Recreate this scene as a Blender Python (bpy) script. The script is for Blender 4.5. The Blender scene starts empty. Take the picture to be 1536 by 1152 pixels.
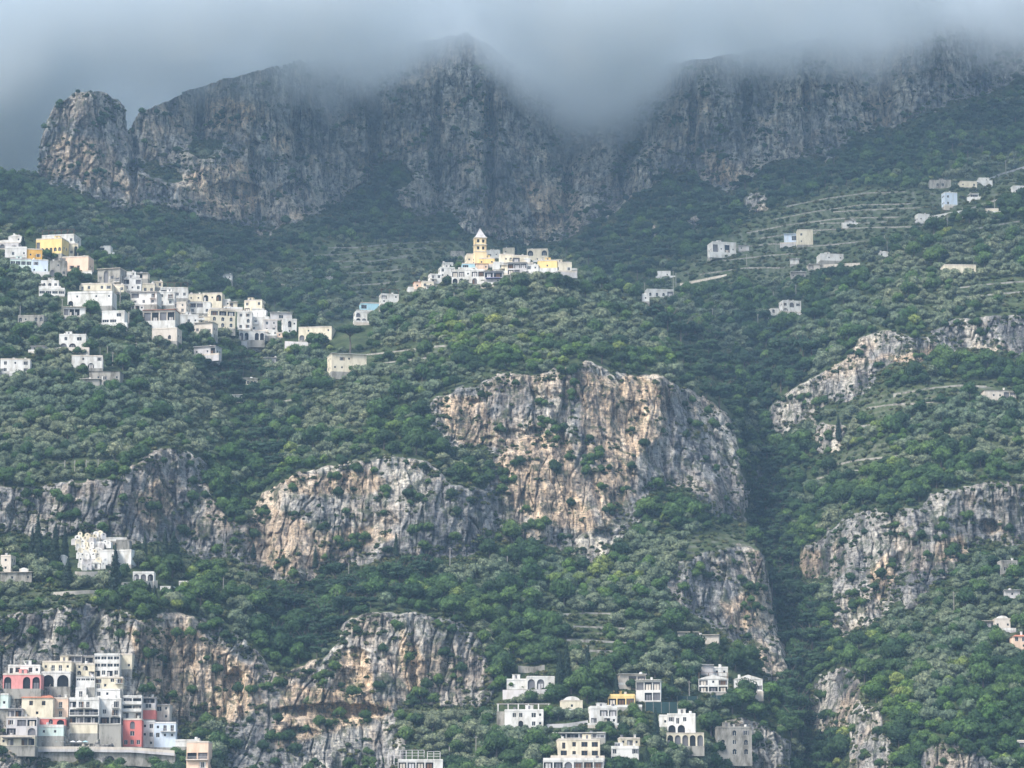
import bpy, math, random
import numpy as np
from mathutils import Vector, Matrix
random.seed(7); RNG = np.random.RandomState(7)
SC = bpy.context.scene; COL = SC.collection

# ------------------------------------------------------------------ camera
F = 5040.0; PITCH = math.radians(10.3); CZ = 8.0
cd = bpy.data.cameras.new("camera"); cam = bpy.data.objects.new("camera", cd); COL.objects.link(cam)
cam.location = (0, 0, CZ); cam.rotation_euler = (math.pi/2+PITCH, 0, 0)
cd.sensor_width = 36; cd.lens = 36*F/1536; cd.clip_start = 1; cd.clip_end = 60000
SC.camera = cam
# ------------------------------------------------------------------ light
SUN_EL, SUN_AZ = 47, 230        # azimuth measured clockwise from +Y (behind the viewer, to the left)
w = bpy.data.worlds.new("World"); SC.world = w; w.use_nodes = True
nt = w.node_tree; nt.nodes.clear()
sky = nt.nodes.new('ShaderNodeTexSky'); sky.sky_type = 'NISHITA'; sky.sun_disc = False
sky.sun_elevation = math.radians(SUN_EL); sky.sun_rotation = math.radians(SUN_AZ)
sky.air_density = 1.0; sky.dust_density = 3.0; sky.ozone_density = 1.0
hs = nt.nodes.new('ShaderNodeHueSaturation'); hs.inputs['Saturation'].default_value = 0.85
bg = nt.nodes.new('ShaderNodeBackground'); bg.inputs[1].default_value = 0.15
out = nt.nodes.new('ShaderNodeOutputWorld')
nt.links.new(sky.outputs[0], hs.inputs['Color']); nt.links.new(hs.outputs[0], bg.inputs[0]); nt.links.new(bg.outputs[0], out.inputs[0])
sd = bpy.data.lights.new("sun", 'SUN'); so = bpy.data.objects.new("sun", sd); COL.objects.link(so)
sd.energy = 2.0; sd.angle = math.radians(10); sd.color = (1.0, 0.98, 0.95)
az, el = math.radians(SUN_AZ), math.radians(SUN_EL)
sdir = Vector((math.sin(az)*math.cos(el), math.cos(az)*math.cos(el), math.sin(el)))
so.rotation_euler = (-sdir).to_track_quat('-Z', 'Y').to_euler()
SC.view_settings.view_transform = 'Standard'; SC.view_settings.look = 'None'
SC.view_settings.exposure = 1.0; SC.view_settings.gamma = 1.0
cy = SC.cycles
cy.use_denoising = True; cy.max_bounces = 12; cy.diffuse_bounces = 3; cy.glossy_bounces = 1
cy.transmission_bounces = 2; cy.volume_bounces = 12; cy.transparent_max_bounces = 6
cy.use_adaptive_sampling = True; cy.adaptive_threshold = 0.012
cy.volume_step_rate = 0.3; cy.volume_max_steps = 64
try: cy.denoising_prefilter = 'ACCURATE'
except Exception: pass

# ------------------------------------------------------------------ helpers: photo grid
def ray(u, v):
    """direction (a, 1, e) seen at picture position u, v"""
    y = F*math.cos(PITCH)-(576-v)*math.sin(PITCH)
    return (u-768)/y, (F*math.sin(PITCH)+(576-v)*math.cos(PITCH))/y

def hash3(ix, iy, iz, seed):
    h = (ix.astype(np.uint32)*np.uint32(374761393) + iy.astype(np.uint32)*np.uint32(668265263)
         + iz.astype(np.uint32)*np.uint32(2246822519) + np.uint32(seed*3266489917 & 0xffffffff))
    h = (h ^ (h >> np.uint32(13)))*np.uint32(1274126177)
    h = (h ^ (h >> np.uint32(16)))*np.uint32(2654435761)
    return ((h ^ (h >> np.uint32(15))) & np.uint32(0xffffff)).astype(np.float32)/float(0xffffff)

def noise(x, y, z, seed=0):
    """value noise, -1..1"""
    x = np.asarray(x, np.float32); y = np.asarray(y, np.float32); z = np.asarray(z, np.float32)
    x, y, z = np.broadcast_arrays(x, y, z)
    fx, fy, fz = np.floor(x), np.floor(y), np.floor(z)
    ix, iy, iz = fx.astype(np.int32), fy.astype(np.int32), fz.astype(np.int32)
    tx, ty, tz = x-fx, y-fy, z-fz
    tx = tx*tx*(3-2*tx); ty = ty*ty*(3-2*ty); tz = tz*tz*(3-2*tz)
    r = 0
    for dx in (0, 1):
        wx = tx if dx else 1-tx
        for dy in (0, 1):
            wy = ty if dy else 1-ty
            for dz in (0, 1):
                wz = tz if dz else 1-tz
                r = r + wx*wy*wz*hash3(ix+dx, iy+dy, iz+dz, seed)
    return r*2-1

def fbm(x, y, z, oct=4, seed=0, gain=.5):
    a, s, r = 1.0, 0.0, 0
    for i in range(oct):
        k = 2.03**i
        r = r + a*noise(x*k+i*17.3, y*k+i*9.1, z*k+i*5.7, seed+i); s += a; a *= gain
    return r/s

def cell(x, z, seed=0):
    """2-D worley: (cell random value, distance to border) """
    fx, fz = np.floor(x), np.floor(z)
    best = np.full(x.shape, 9., np.float32); sec = best.copy(); val = np.zeros(x.shape, np.float32)
    zero = np.zeros(x.shape, np.int32)
    for dx in (-1, 0, 1):
        for dz in (-1, 0, 1):
            ix = (fx+dx).astype(np.int32); iz = (fz+dz).astype(np.int32)
            px = ix+hash3(ix, iz, zero, seed); pz = iz+hash3(ix, iz, zero+1, seed)
            d = np.sqrt((px-x)**2+(pz-z)**2).astype(np.float32)
            v = hash3(ix, iz, zero+2, seed)
            m = d < best
            sec = np.where(m, best, np.minimum(sec, d)); val = np.where(m, v, val); best = np.where(m, d, best)
    return val, sec-best

def inpoly(U, V, poly):
    r = np.zeros(U.shape, bool); n = len(poly)
    for i in range(n):
        x1, y1 = poly[i]; x2, y2 = poly[(i+1) % n]
        if y1 == y2: continue
        c = ((V < y1) != (V < y2)) & (U < (x2-x1)*(V-y1)/(y2-y1)+x1)
        r ^= c
    return r

def P(s):
    q = [float(k) for k in s.replace(',', ' ').split()]
    return list(zip(q[0::2], q[1::2]))

# ------------------------------------------------------------------ what the mountain is made of (bare rock, by outline)
ROCK = [P(s) for s in (
 # pinnacle and the big upper wall
 "56 268 60 225 68 192 82 158 108 143 140 136 170 148 190 163 200 150 300 100 420 40 700 -80 1000 -80 1700 -80 1700 60 1540 112 1480 132 1420 152 1360 182 1300 192 1262 204 1250 238 1200 228 1150 238 1122 262 1100 282 1052 272 1040 255 1000 257 985 272 930 302 872 342 830 357 780 362 742 352 725 345 700 345 688 320 680 302 620 320 600 302 560 277 520 287 500 307 440 327 400 349 320 327 275 312 240 302 210 300 190 320 168 306 140 291 108 279 80 273",
 "1112 306 1130 292 1150 291 1157 310 1132 319", "1022 345 1030 325 1048 318 1052 332 1036 352", "965 350 978 338 996 342 990 360 970 362",
 # centre face
 "645 606 680 590 720 580 760 563 800 570 850 558 878 545 920 560 945 570 962 561 1000 574 1032 590 1062 600 1087 622 1102 660 1112 710 1118 765 1090 762 1060 762 1055 740 1010 724 975 733 960 762 932 795 905 806 895 827 860 816 800 802 745 790 700 822 660 822 600 815 560 826 500 836 480 852 440 863 410 850 380 842 355 826 360 800 380 780 398 748 440 714 490 704 540 694 590 688 642 700 665 722 690 740 742 742 742 690 722 668 700 665 672 652 652 628",
 # left cliffs
 "-220 745 60 733 120 730 160 718 185 716 215 690 250 670 300 690 342 703 346 740 332 760 350 800 330 822 300 832 262 800 215 800 180 800 120 782 60 790 -220 800",
 "-220 935 60 923 120 908 170 913 215 928 260 923 310 938 350 953 386 985 402 1010 396 1060 412 1100 400 1320 -220 1320",
 "410 1015 470 1000 508 978 512 935 560 923 620 923 680 930 716 958 732 1000 736 1042 700 1048 640 1040 600 1052 572 1080 604 1112 592 1160 400 1160 412 1100 396 1060",
 # buttress and right hand rocks
 "1006 870 1020 853 1060 828 1100 822 1137 828 1152 880 1157 930 1172 980 1180 1030 1150 1010 1140 975 1128 955 1090 940 1058 912 1022 902",
 "1148 655 1165 608 1200 578 1240 563 1270 543 1290 513 1330 503 1400 513 1404 495 1450 483 1700 474 1700 534 1536 532 1480 517 1420 522 1400 532 1340 537 1310 562 1290 590 1240 602 1200 627 1170 653",
 "1200 880 1200 823 1235 813 1260 788 1290 773 1340 768 1390 768 1395 743 1440 738 1490 728 1700 726 1700 792 1500 802 1480 797 1460 832 1415 852 1390 872 1370 908 1340 882 1310 922 1260 942 1243 942 1250 905 1265 870 1240 852 1220 880",
 "1278 1320 1278 1080 1300 1066 1327 1075 1332 1120 1347 1320", "1365 1320 1388 1130 1420 1116 1460 1122 1496 1152 1510 1320",
 "1213 1062 1228 1020 1270 998 1292 1030 1262 1072 1225 1092", "1076 1082 1130 1088 1180 1108 1200 1320 1100 1320 1105 1130",
 "1130 722 1132 700 1145 692 1152 712 1142 724", "1222 668 1228 642 1262 636 1264 664",
 "930 1320 -220 1320 -220 1160 590 1160 600 1200 900 1240")]
# green ledges lying over rock
GREEN = [P(s) for s in (
 "205 232 240 240 262 250 285 262 288 280 262 284 235 270 205 262", "272 212 300 202 340 205 348 225 320 240 290 245 278 232",
 "68 285 100 290 150 296 190 322 170 330 100 300",
 "530 290 560 240 600 232 640 262 620 288 580 282", "700 210 740 180 752 196 720 226", "560 120 640 110 640 122 560 134",
 "650 668 690 664 740 668 738 690 700 700 670 694 650 690", "744 668 790 664 832 662 836 674 800 682 760 684", "960 740 990 724 1030 722 1056 738 1056 760 1010 764 960 764",
 "60 1134 200 1130 262 1136 330 1110 345 1080 300 1078 268 1084 262 1110 345 1152 360 1320 60 1320", "262 1082 345 1070 350 1160 262 1160",
 "300 700 345 700 350 760 330 775 310 740", "1340 860 1366 850 1372 880 1350 906 1340 900",
 "1290 840 1306 838 1308 880 1296 912 1288 880", "1410 838 1440 826 1470 808 1480 830 1440 850",
 "940 200 985 205 985 222 940 250 925 240", "1180 880 1240 850 1262 880 1230 890", "200 930 216 928 240 960 226 975 206 950",
 "0 790 60 800 120 800 100 830 0 840")]
TAN = [P(s) for s in (      # ochre, freshly broken faces
 "650 600 720 590 740 640 700 668 670 652", "700 640 760 652 830 655 900 660 960 700 935 740 905 700 860 650 860 740 900 800 870 800 760 760 745 700 755 672 700 662",
 "870 560 930 570 960 562 1010 590 1000 640 960 680 930 760 905 800 885 740 900 660 870 640", "360 800 400 760 440 776 480 800 540 790 600 800 470 850 430 862 380 842",
 "430 720 560 700 580 720 560 740 440 745", "205 750 225 720 250 720 262 760 232 800 215 790",
 "508 975 545 970 556 1000 556 1050 590 1045 570 1080 420 1120 410 1090 430 1030 500 1040", "190 940 300 945 380 1000 390 1060 300 1100 220 1040",
 "1400 850 1410 810 1440 800 1450 826 1420 850", "1470 780 1500 782 1502 796 1480 798", "1290 540 1400 515 1404 532 1300 540", "1080 900 1140 880 1150 940 1100 940",
 "410 200 440 190 444 225 412 225", "310 150 400 150 410 180 312 200", "790 270 870 290 880 340 800 350", "60 240 90 200 160 210 200 290 120 275 60 265",
 "1202 880 1202 830 1230 820 1235 850 1215 880", "600 940 640 1000 632 1040 608 1040","1320 900 1300 860 1330 830 1345 870","280 260 360 240 400 300 360 330 300 320", "1050 230 1090 230 1110 270 1070 270")]
CAVE = [(199, 235, 8, 75, 26), (735, 230, 11, 120, 22), (562, 190, 12, 100, 18), (940, 225, 13, 75, 24), (445, 200, 9, 85, 14), (655, 220, 11, 100, 15), (850, 270, 10, 80, 13), (300, 210, 8, 70, 10), (1120, 190, 9, 70, 12), (1210, 170, 8, 60, 11), (1330, 140, 9, 60, 12), (1040, 190, 8, 70, 12), (380, 250, 7, 70, 10), (1000, 640, 9, 90, 7), (845, 640, 7, 70, 5), (620, 1000, 6, 70, 5), (250, 1010, 7, 80, 6),  # centre u, v, half width, half height, depth in metres
 (352, 1030, 16, 30, 9), (372, 985, 12, 14, 5), (530, 985, 24, 16, 4), (500, 1068, 90, 13, 9), (530, 1022, 28, 24, 5),
 (770, 652, 22, 8, 5), (800, 648, 14, 9, 5), (738, 658, 14, 4, 4), (940, 640, 26, 40, 7), (985, 690, 18, 24, 5), (930, 760, 18, 30, 6),
 (1484, 790, 15, 12, 8), (905, 800, 16, 10, 5), (400, 830, 20, 14, 3), (450, 1100, 30, 10, 5), (365, 1060, 10, 22, 6),
 (420, 215, 18, 14, 6), (350, 290, 45, 18, 9), (440, 290, 30, 16, 7), (600, 280, 30, 20, 6), (810, 335, 30, 14, 6), (1350, 850, 12, 24, 5), (430, 780, 14, 12, 2)]
TERR = [P(s) for s in (   # open terraces, few trees
 "1120 330 1200 300 1300 283 1400 285 1440 320 1380 345 1310 380 1240 410 1180 425 1080 430 1000 436 1020 400 1080 370",
 "1400 290 1536 250 1700 230 1700 300 1520 300 1440 320", "560 470 520 440 500 400 480 360 560 370 690 360 690 385 640 405 600 440",
 "1290 590 1420 575 1500 575 1500 590 1400 610 1320 640 1280 625", "1230 690 1330 660 1350 690 1290 720 1250 720",
 "840 915 900 918 920 935 900 970 960 985 900 1000 850 960", "540 530 670 515 670 530 560 545", "60 690 180 690 180 702 60 710",
 "820 1080 880 1083 885 1098 815 1100", "1040 800 1120 800 1140 828 1060 828 1020 840", "40 880 180 888 130 905 20 915",
 "1500 500 1700 480 1700 400 1500 420", "300 470 330 480 300 495 280 480")]
ANCH = P("""-150,1150  0,1150  150,1150  300,1152""")  # only for reading
A = [ # u, v, distance in metres
 (-150,1150,1150),(0,1150,1148),(150,1150,1150),(300,1150,1165),(-150,925,1215),(0,925,1212),(200,920,1214),(350,950,1250),
 (200,860,1275),(0,850,1275),(-150,850,1280),(200,800,1300),(60,790,1310),(250,675,1345),(60,735,1350),(-150,735,1350),(340,700,1400),
 (100,600,1425),(-150,600,1430),(0,480,1520),(100,430,1570),(300,500,1580),(200,540,1500),(400,495,1640),(0,372,1650),(120,400,1640),(250,440,1660),(480,510,1650),(-150,340,1660),
 (-100,250,2150),(0,300,2120),(100,350,1960),(200,350,2040),(100,278,2150),(130,145,2175),(60,230,2170),(200,320,2180),(300,335,2260),(400,355,2330),(300,430,1900),(450,400,2080),(560,440,2080),(500,300,2450),(500,460,2000),
 (560,285,2450),(650,330,2400),(600,380,2250),(680,370,2250),(500,150,2560),(300,160,2420),(200,190,2330),(700,100,2480),(700,300,2380),(740,360,2330),(830,365,2400),(850,250,2540),(760,200,2520),(930,310,2430),(900,380,2200),(940,430,2120),(880,410,2100),
 (900,150,2720),(850,180,2700),(1000,150,2480),(1000,255,2400),(1040,260,2380),(1100,290,2350),(1050,350,2230),(1000,420,2100),(1150,235,2420),(1150,120,2560),(1300,190,2450),(1300,80,2620),(1500,125,2480),(1500,50,2620),(1680,60,2550),
 (1300,250,2280),(1500,200,2280),(1150,320,2180),(1680,180,2300),
 (1300,295,2080),(1450,270,2080),(1600,240,2080),(1100,400,1990),(1200,400,1930),(1000,455,1960),(1100,470,1880),(1060,490,1870),(1125,545,1900),(1160,480,1850),(1300,370,1900),(1380,330,1930),
 (1230,480,1690),(1300,440,1710),(1400,380,1760),(1480,330,1800),(1600,290,1830),(1350,500,1610),(1500,480,1620),(1680,480,1620),(1200,560,1650),(1350,540,1575),(1500,535,1580),(1400,620,1510),(1550,600,1520),(1400,730,1440),(1600,725,1440),
 (1300,770,1430),(1350,870,1390),(1500,805,1400),(1480,900,1340),(1250,945,1360),(1600,900,1330),(1400,1000,1270),(1540,1060,1215),(1400,1115,1215),(1300,1070,1250),(1310,1150,1215),(1430,1150,1195),(1650,1150,1180),
 (1132,640,1690),(1150,700,1640),(1132,780,1600),(1178,860,1545),(1178,950,1480),(1215,1050,1400),(1205,1150,1340),(1260,880,1405),(1262,1050,1290),(1225,750,1525),(1200,660,1600),
 (550,500,1640),(620,440,1660),(700,420,1655),(780,420,1640),(860,420,1655),(940,445,1680),(1000,480,1715),(1060,520,1720),(1098,570,1700),(700,500,1560),(850,500,1530),(980,540,1530),(1050,580,1560),(900,480,1590),
 (760,570,1450),(880,550,1440),(1000,580,1440),(1082,620,1510),(1102,700,1510),(1112,760,1490),(1050,745,1405),(960,765,1385),(900,815,1370),(800,800,1360),(700,820,1345),(600,815,1330),(440,860,1305),(360,820,1330),
 (440,715,1355),(600,690,1390),(660,610,1440),(500,600,1500),(400,600,1560),(600,560,1500),(352,650,1530),(375,730,1480),(345,800,1345),(450,540,1610),(385,540,1690),(330,590,1560),
 (430,930,1350),(600,900,1290),(450,995,1290),(560,928,1268),(700,945,1285),(735,1040,1260),(560,1050,1240),(600,1060,1230),(500,1145,1205),(400,1060,1240),(400,1145,1190),(395,1000,1270),
 (850,900,1320),(1000,830,1370),(1080,828,1362),(1140,850,1370),(1000,930,1300),(1090,945,1320),(1150,1000,1300),(850,1000,1262),(1000,1000,1262),(1100,1060,1240),(850,1140,1182),(1000,1140,1182),(1170,1120,1230),(650,1140,1180),(740,1090,1210),
 (-150,1290,1090),(400,1290,1110),(900,1290,1110),(1680,1290,1120),(1300,1290,1140)]
CREST = [P(s) for s in (
 "500 492 540 478 600 440 660 405 700 392 780 388 860 407 900 425 960 442 1000 464 1060 500 1100 545 1117 600 1110 650 1117 720 1122 780 1152 850 1162 930 1182 1000 1197 1080 1204 1310",
 "-220 320 0 337 60 347 130 377 200 410 300 437 380 455 440 470 500 492",
 "1117 600 1132 565 1180 505 1222 468 1290 420 1342 380 1402 335 1452 300 1536 262 1740 220",
 "190 163 200 190 204 230 212 296", "985 212 940 250 932 300", "30 262 58 250 66 190")]
SKYLINE = P("-220 262 0 255 40 262 56 262 60 214 68 186 82 158 98 148 118 138 136 136 160 140 178 148 188 160 192 200 200 182 210 168 235 158 262 146 300 128 360 112 420 98 480 88 540 76 600 70 650 58 700 48 735 66 770 96 800 118 850 128 900 128 960 112 990 96 1010 92 1080 84 1150 70 1250 52 1350 34 1450 16 1536 -6 1740 -40")

# ------------------------------------------------------------------ solve for the distance field on a 4 px grid
ST = 4; U0, U1, V0, V1 = -200, 1736, -44, 1300
gu = np.arange(U0, U1+1, ST, dtype=np.float64); gv = np.arange(V0, V1+1, ST, dtype=np.float64)
GU, GV = np.meshgrid(gu, gv)
def regions(GU, GV, warp=1.0):
    wu = GU+warp*(9*fbm(GU/34, GV/34, 0*GU, 4, 11)); wv = GV+warp*(9*fbm(GU/34, GV/34, 0*GU+5, 4, 23))
    r = np.zeros(GU.shape, bool)
    for p in ROCK:
        r |= inpoly(wu, wv, p)
        if min(q[1] for q in p) > 540: r |= inpoly(wu, wv-11, p)
    for p in GREEN: r &= ~inpoly(wu, wv, p)
    return r
def gblur(M, s):
    k = np.exp(-np.arange(-3*s, 3*s+1)**2/(2.*s*s)); k /= k.sum()
    M = np.apply_along_axis(lambda a: np.convolve(np.pad(a, 3*s, 'edge'), k, 'valid'), 0, M.astype(float))
    return np.apply_along_axis(lambda a: np.convolve(np.pad(a, 3*s, 'edge'), k, 'valid'), 1, M)
rock = regions(GU, GV, .6)
def vray(V):
    y = F*math.cos(PITCH)-(576-V)*math.sin(PITCH)
    return y, (F*math.sin(PITCH)+(576-V)*math.cos(PITCH))/y
YY, E = vray(gv)
de = E[:-1]-E[1:]                                  # moving up one row raises e by de
em = (E[:-1]+E[1:])/2
slope = np.where(rock[:-1] | rock[1:], 3.6, .62)
G = de[:, None]/(slope-em[:, None])                # wanted ln-distance gain going up
WV = np.where(rock[:-1] | rock[1:], 2.5, .6).astype(float)
WH = np.full((len(gv), len(gu)-1), .35)
def cut(line):
    for (x0, y0), (x1, y1) in zip(line[:-1], line[1:]):
        n = int(max(abs(x1-x0), abs(y1-y0)))+1
        for k in range(n):
            u = x0+(x1-x0)*k/n; v = y0+(y1-y0)*k/n
            i = int((v-V0)//ST); j = int((u-U0)//ST)
            if 0 <= i < len(gv)-1 and 0 <= j < len(gu)-1:
                if abs(x1-x0) > .35*abs(y1-y0): WV[i, j] = 1e-4
                if abs(y1-y0) > .35*abs(x1-x0) or True: WH[min(i, WH.shape[0]-1), j] = 1e-4; WH[min(i+1, WH.shape[0]-1), j] = 1e-4
for c in CREST: cut(c)
GM = np.vstack([G, G[-1:]])
def solve(G, WV, WH, anc, L, it):
    AW = np.zeros(L.shape); AV = np.zeros(L.shape)
    R = 9; yy_, xx_ = np.mgrid[-R:R+1, -R:R+1]; K = np.exp(-(yy_**2+xx_**2)/(2*3.6**2)); K *= 1.1/K.sum()
    for i, j, val in anc:
        i0, i1, j0, j1 = max(0, i-R), min(L.shape[0], i+R+1), max(0, j-R), min(L.shape[1], j+R+1)
        k = K[i0-i+R:i1-i+R, j0-j+R:j1-j+R]
        AW[i0:i1, j0:j1] += k; AV[i0:i1, j0:j1] += k*(val+(np.arange(i0, i1)-i)[:, None]*GM[i, j]*-1)
    def op(x):
        r = AW*x
        d = WV*(x[:-1]-x[1:]); r[:-1] += d; r[1:] -= d
        d = WH*(x[:, 1:]-x[:, :-1]); r[:, 1:] += d; r[:, :-1] -= d
        return r
    b = AV.copy(); d = WV*G; b[:-1] += d; b[1:] -= d
    D = AW.copy(); D[:-1] += WV; D[1:] += WV; D[:, 1:] += WH; D[:, :-1] += WH
    D += 1e-9
    r = b-op(L); z = r/D; p = z.copy(); rz = (r*z).sum()
    for _ in range(it):
        q = op(p); a = rz/(p*q).sum(); L += a*p; r -= a*q; z = r/D; rn = (r*z).sum(); p = z+(rn/rz)*p; rz = rn
        if rn < 1e-9: break
    return L
anc = [(int(round((v-V0)/ST)), int(round((u-U0)/ST)), math.log(t)) for u, v, t in A
       if V0 <= v <= V1 and U0 <= u <= U1]
L = np.full(GU.shape, math.log(1500.)) + (576-GV)/1152*.6
L = solve(G, WV, WH, anc, L, 1500)

def sample(Fld, u, v):
    u = np.asarray(u, float); v = np.asarray(v, float)
    x = np.clip((u-U0)/ST, 0, len(gu)-1.001); y = np.clip((v-V0)/ST, 0, len(gv)-1.001)
    i = y.astype(int); j = x.astype(int); fy = y-i; fx = x-j
    return (Fld[i, j]*(1-fx)*(1-fy)+Fld[i, j+1]*fx*(1-fy)+Fld[i+1, j]*(1-fx)*fy+Fld[i+1, j+1]*fx*fy)

# ------------------------------------------------------------------ fine terrain mesh
FS = 1.5
nu = int((U1-U0)/FS)+1; nv = int((V1-V0)/FS)+1
fu = U0+np.arange(nu)*FS; fv = V0+np.arange(nv)*FS
FU, FV = np.meshgrid(fu, fv)
sk_u = np.array([p[0] for p in SKYLINE]); sk_v = np.array([p[1] for p in SKYLINE])
SKY = np.interp(fu, sk_u, sk_v)
SKY = SKY + 4*fbm(fu/14, 0*fu, 0*fu, 4, 77)
def ground_ln(u, v): return sample(L, u, v)
FVc = np.maximum(FV, SKY[None, :])                 # rows above the skyline turn over behind the ridge
T = np.exp(ground_ln(FU, FVc)).astype(np.float64)
over = np.maximum(SKY[None, :]-FV, 0)              # px past the skyline
yy, Ef = vray(FVc)
RS = sample(gblur(regions(GU, GV, .5), 3), FU, FV)
Rk = RS + .30*fbm(FU/26, FV/20, 0*FU, 5, 91, .62) > .35
Rk |= (RS > .02) & (RS + .55*fbm(FU/9, FV/13, 0*FU, 3, 93) > .50) & (RS < .6)
# soften the mask a little
def blur(M, n=1):
    M = M.astype(np.float32)
    for _ in range(n):
        M[1:-1] = (M[:-2]+2*M[1:-1]+M[2:])/4; M[:, 1:-1] = (M[:, :-2]+2*M[:, 1:-1]+M[:, 2:])/4
    return M
RK = blur(Rk, 2)
X = T*(FU-768)/yy; Z = CZ+T*Ef
# relief of the rock: buttresses, vertical flutes, blocks and ledges, all in metres
big = fbm(X/55, T/200, Z/130, 3, 3)*9 + fbm(X/22, T/90, Z/60, 3, 5)*5
flute = (1-np.abs(fbm(X/9, T/60, Z/42, 3, 8)))*4.0
ledge = fbm(X/30, T/60, Z/7, 3, 9)*1.8
wx = fbm(X/7, T/30, Z/9, 2, 61)*1.6; wz = fbm(X/8, T/30, Z/8, 2, 62)*1.8
wx = wx+fbm(X/25, T/30, Z/25, 3, 63)*5; wz = wz+fbm(X/25, T/30, Z/25, 3, 64)*9
cv, cb = cell((X+wx)/4.2, (Z+wz)/15., 4)
cv2, cb2 = cell((X+wx)/1.7, (Z+wz)/4.6, 14)
cmod = np.clip(.5+fbm(X/18, T/30, Z/18, 2, 65)*1.6, 0, 1)
crack = np.clip(1-cb/.07, 0, 1)*.8*cmod+np.clip(1-cb2/.12, 0, 1)*.9
block = cv*2.6*(.4+cmod)+cv2*.9
flute2 = -np.abs(fbm(X/3.2, T/60, Z/26, 3, 66))*3.0
fine = fbm(X/2.2, T/8, Z/2.8, 2, 10)*1.9
far = np.clip((T-1750)/500, 0, 1)
ridg = -np.abs(fbm(X/15, T/80, Z/34, 3, 67))*9.0
cv3, cb3 = cell((X+wx)/5.5, (Z+wz)/46., 24)
crack = crack+np.clip(1-cb3/.07, 0, 1)*3.4
pill = fbm(X/48, T/400, Z/210, 3, 68)*26+fbm(X/20, T/300, Z/120, 2, 69)*14
disp = RK*(pill*far + ridg + cv3*2.2 + big + flute*(1+.8*far) + flute2*(1+far) + ledge + block*(1+.7*far) - crack*(1+far) + fine)
veg = (1-RK)*(fbm(X/60, T/70, Z/60, 4, 31)*5 + fbm(X/14, T/16, Z/12, 3, 32)*1.6)
# terraces: small steps on the cultivated slopes
TM = np.zeros(FU.shape, bool)
for p in TERR: TM |= inpoly(FU+5*fbm(FU/40, FV/40, 0*FU, 2, 41), FV+5*fbm(FU/40, FV/40, 0*FU, 2, 43), p)
TMs = blur(TM, 3)
stp = (Z+2.5*fbm(X/60, T/60, 0*X, 2, 51))/3.4
saw = (stp-np.floor(stp))
veg = veg*(1-.6*TMs) + TMs*(1-RK)*((saw-.5)*3.0)
D = -(disp*.85) - veg
for (cu, cvv, hw, hh, dp) in CAVE:
    q = ((FU-cu+4*noise(FU/12, FV/12, 0*FU, 3))/hw)**2+((FV-cvv)/hh)**2
    D += dp*np.clip(1-q, 0, 1)**.5*np.clip(RK*2, 0, 1)*(1+.7*far)
D *= np.clip(1-over/12, 0, 1)
T2 = T+D+over*14.0
# behind the skyline the ground drops away
Xf = T2*(FU-768)/yy; Yf = T2; Zf = CZ+T2*Ef - over*9.0
# rock relief also rocks the surface up and down a little so ledges overhang
Zf += RK*(fbm(X/6, T/30, Z/4, 2, 21)*.5)*np.clip(1-over/6, 0, 1)
NV = nu*nv
tanm = np.zeros(FU.shape, bool)
wu = FU+10*fbm(X/10, T/40, Z/22, 3, 71); wv_ = FV+14*fbm(X/9, T/40, Z/30, 3, 72)
for p in TAN: tanm |= inpoly(wu, wv_, p)
TANM = blur(tanm, 4)*(1-.3*far)
Tdisp = T2

def mesh_from(name, co, faces4, mat, smooth=False):
    me = bpy.data.meshes.new(name)
    me.vertices.add(len(co)); me.vertices.foreach_set('co', np.ascontiguousarray(co, np.float32).ravel())
    nf = len(faces4); k = faces4.shape[1]
    me.loops.add(nf*k); me.loops.foreach_set('vertex_index', faces4.astype(np.int32).ravel())
    me.polygons.add(nf); me.polygons.foreach_set('loop_start', np.arange(nf, dtype=np.int32)*k)
    me.polygons.foreach_set('loop_total', np.full(nf, k, np.int32))
    if smooth: me.polygons.foreach_set('use_smooth', np.ones(nf, bool))
    me.update(); me.validate()
    if mat: me.materials.append(mat)
    return me
def attr(me, name, arr):
    a = me.attributes.new(name, 'FLOAT', 'POINT'); a.data.foreach_set('value', np.ascontiguousarray(arr, np.float32).ravel())

# ------------------------------------------------------------------ material helpers
def new_mat(name, rough=.9):
    m = bpy.data.materials.new(name); m.use_nodes = True
    b = m.node_tree.nodes['Principled BSDF']; b.inputs['Roughness'].default_value = rough
    b.inputs['Specular IOR Level'].default_value = .25
    return m, m.node_tree, b
def nd(nt, typ, **kw):
    n = nt.nodes.new(typ)
    for k, v in kw.items():
        if k.startswith('_'): setattr(n, k[1:], v)
        else: n.inputs[k.replace('_', ' ')].default_value = v
    return n
def mixc(nt, fac, a, b, mode='MIX'):
    m = nt.nodes.new('ShaderNodeMix'); m.data_type = 'RGBA'; m.blend_type = mode
    for s, v in ((0, fac), (6, a), (7, b)):
        if isinstance(v, bpy.types.NodeSocket): nt.links.new(v, m.inputs[s])
        else: m.inputs[s].default_value = v if s == 0 else (*v, 1)
    return m.outputs[2]
def ramp(nt, src, pts):
    r = nt.nodes.new('ShaderNodeValToRGB'); nt.links.new(src, r.inputs[0])
    cr = r.color_ramp
    while len(cr.elements) < len(pts): cr.elements.new(.5)
    for e, (p, c) in zip(cr.elements, pts):
        e.position = p; e.color = (*(c if isinstance(c, tuple) else (c, c, c)), 1)
    return r.outputs[0]
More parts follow.
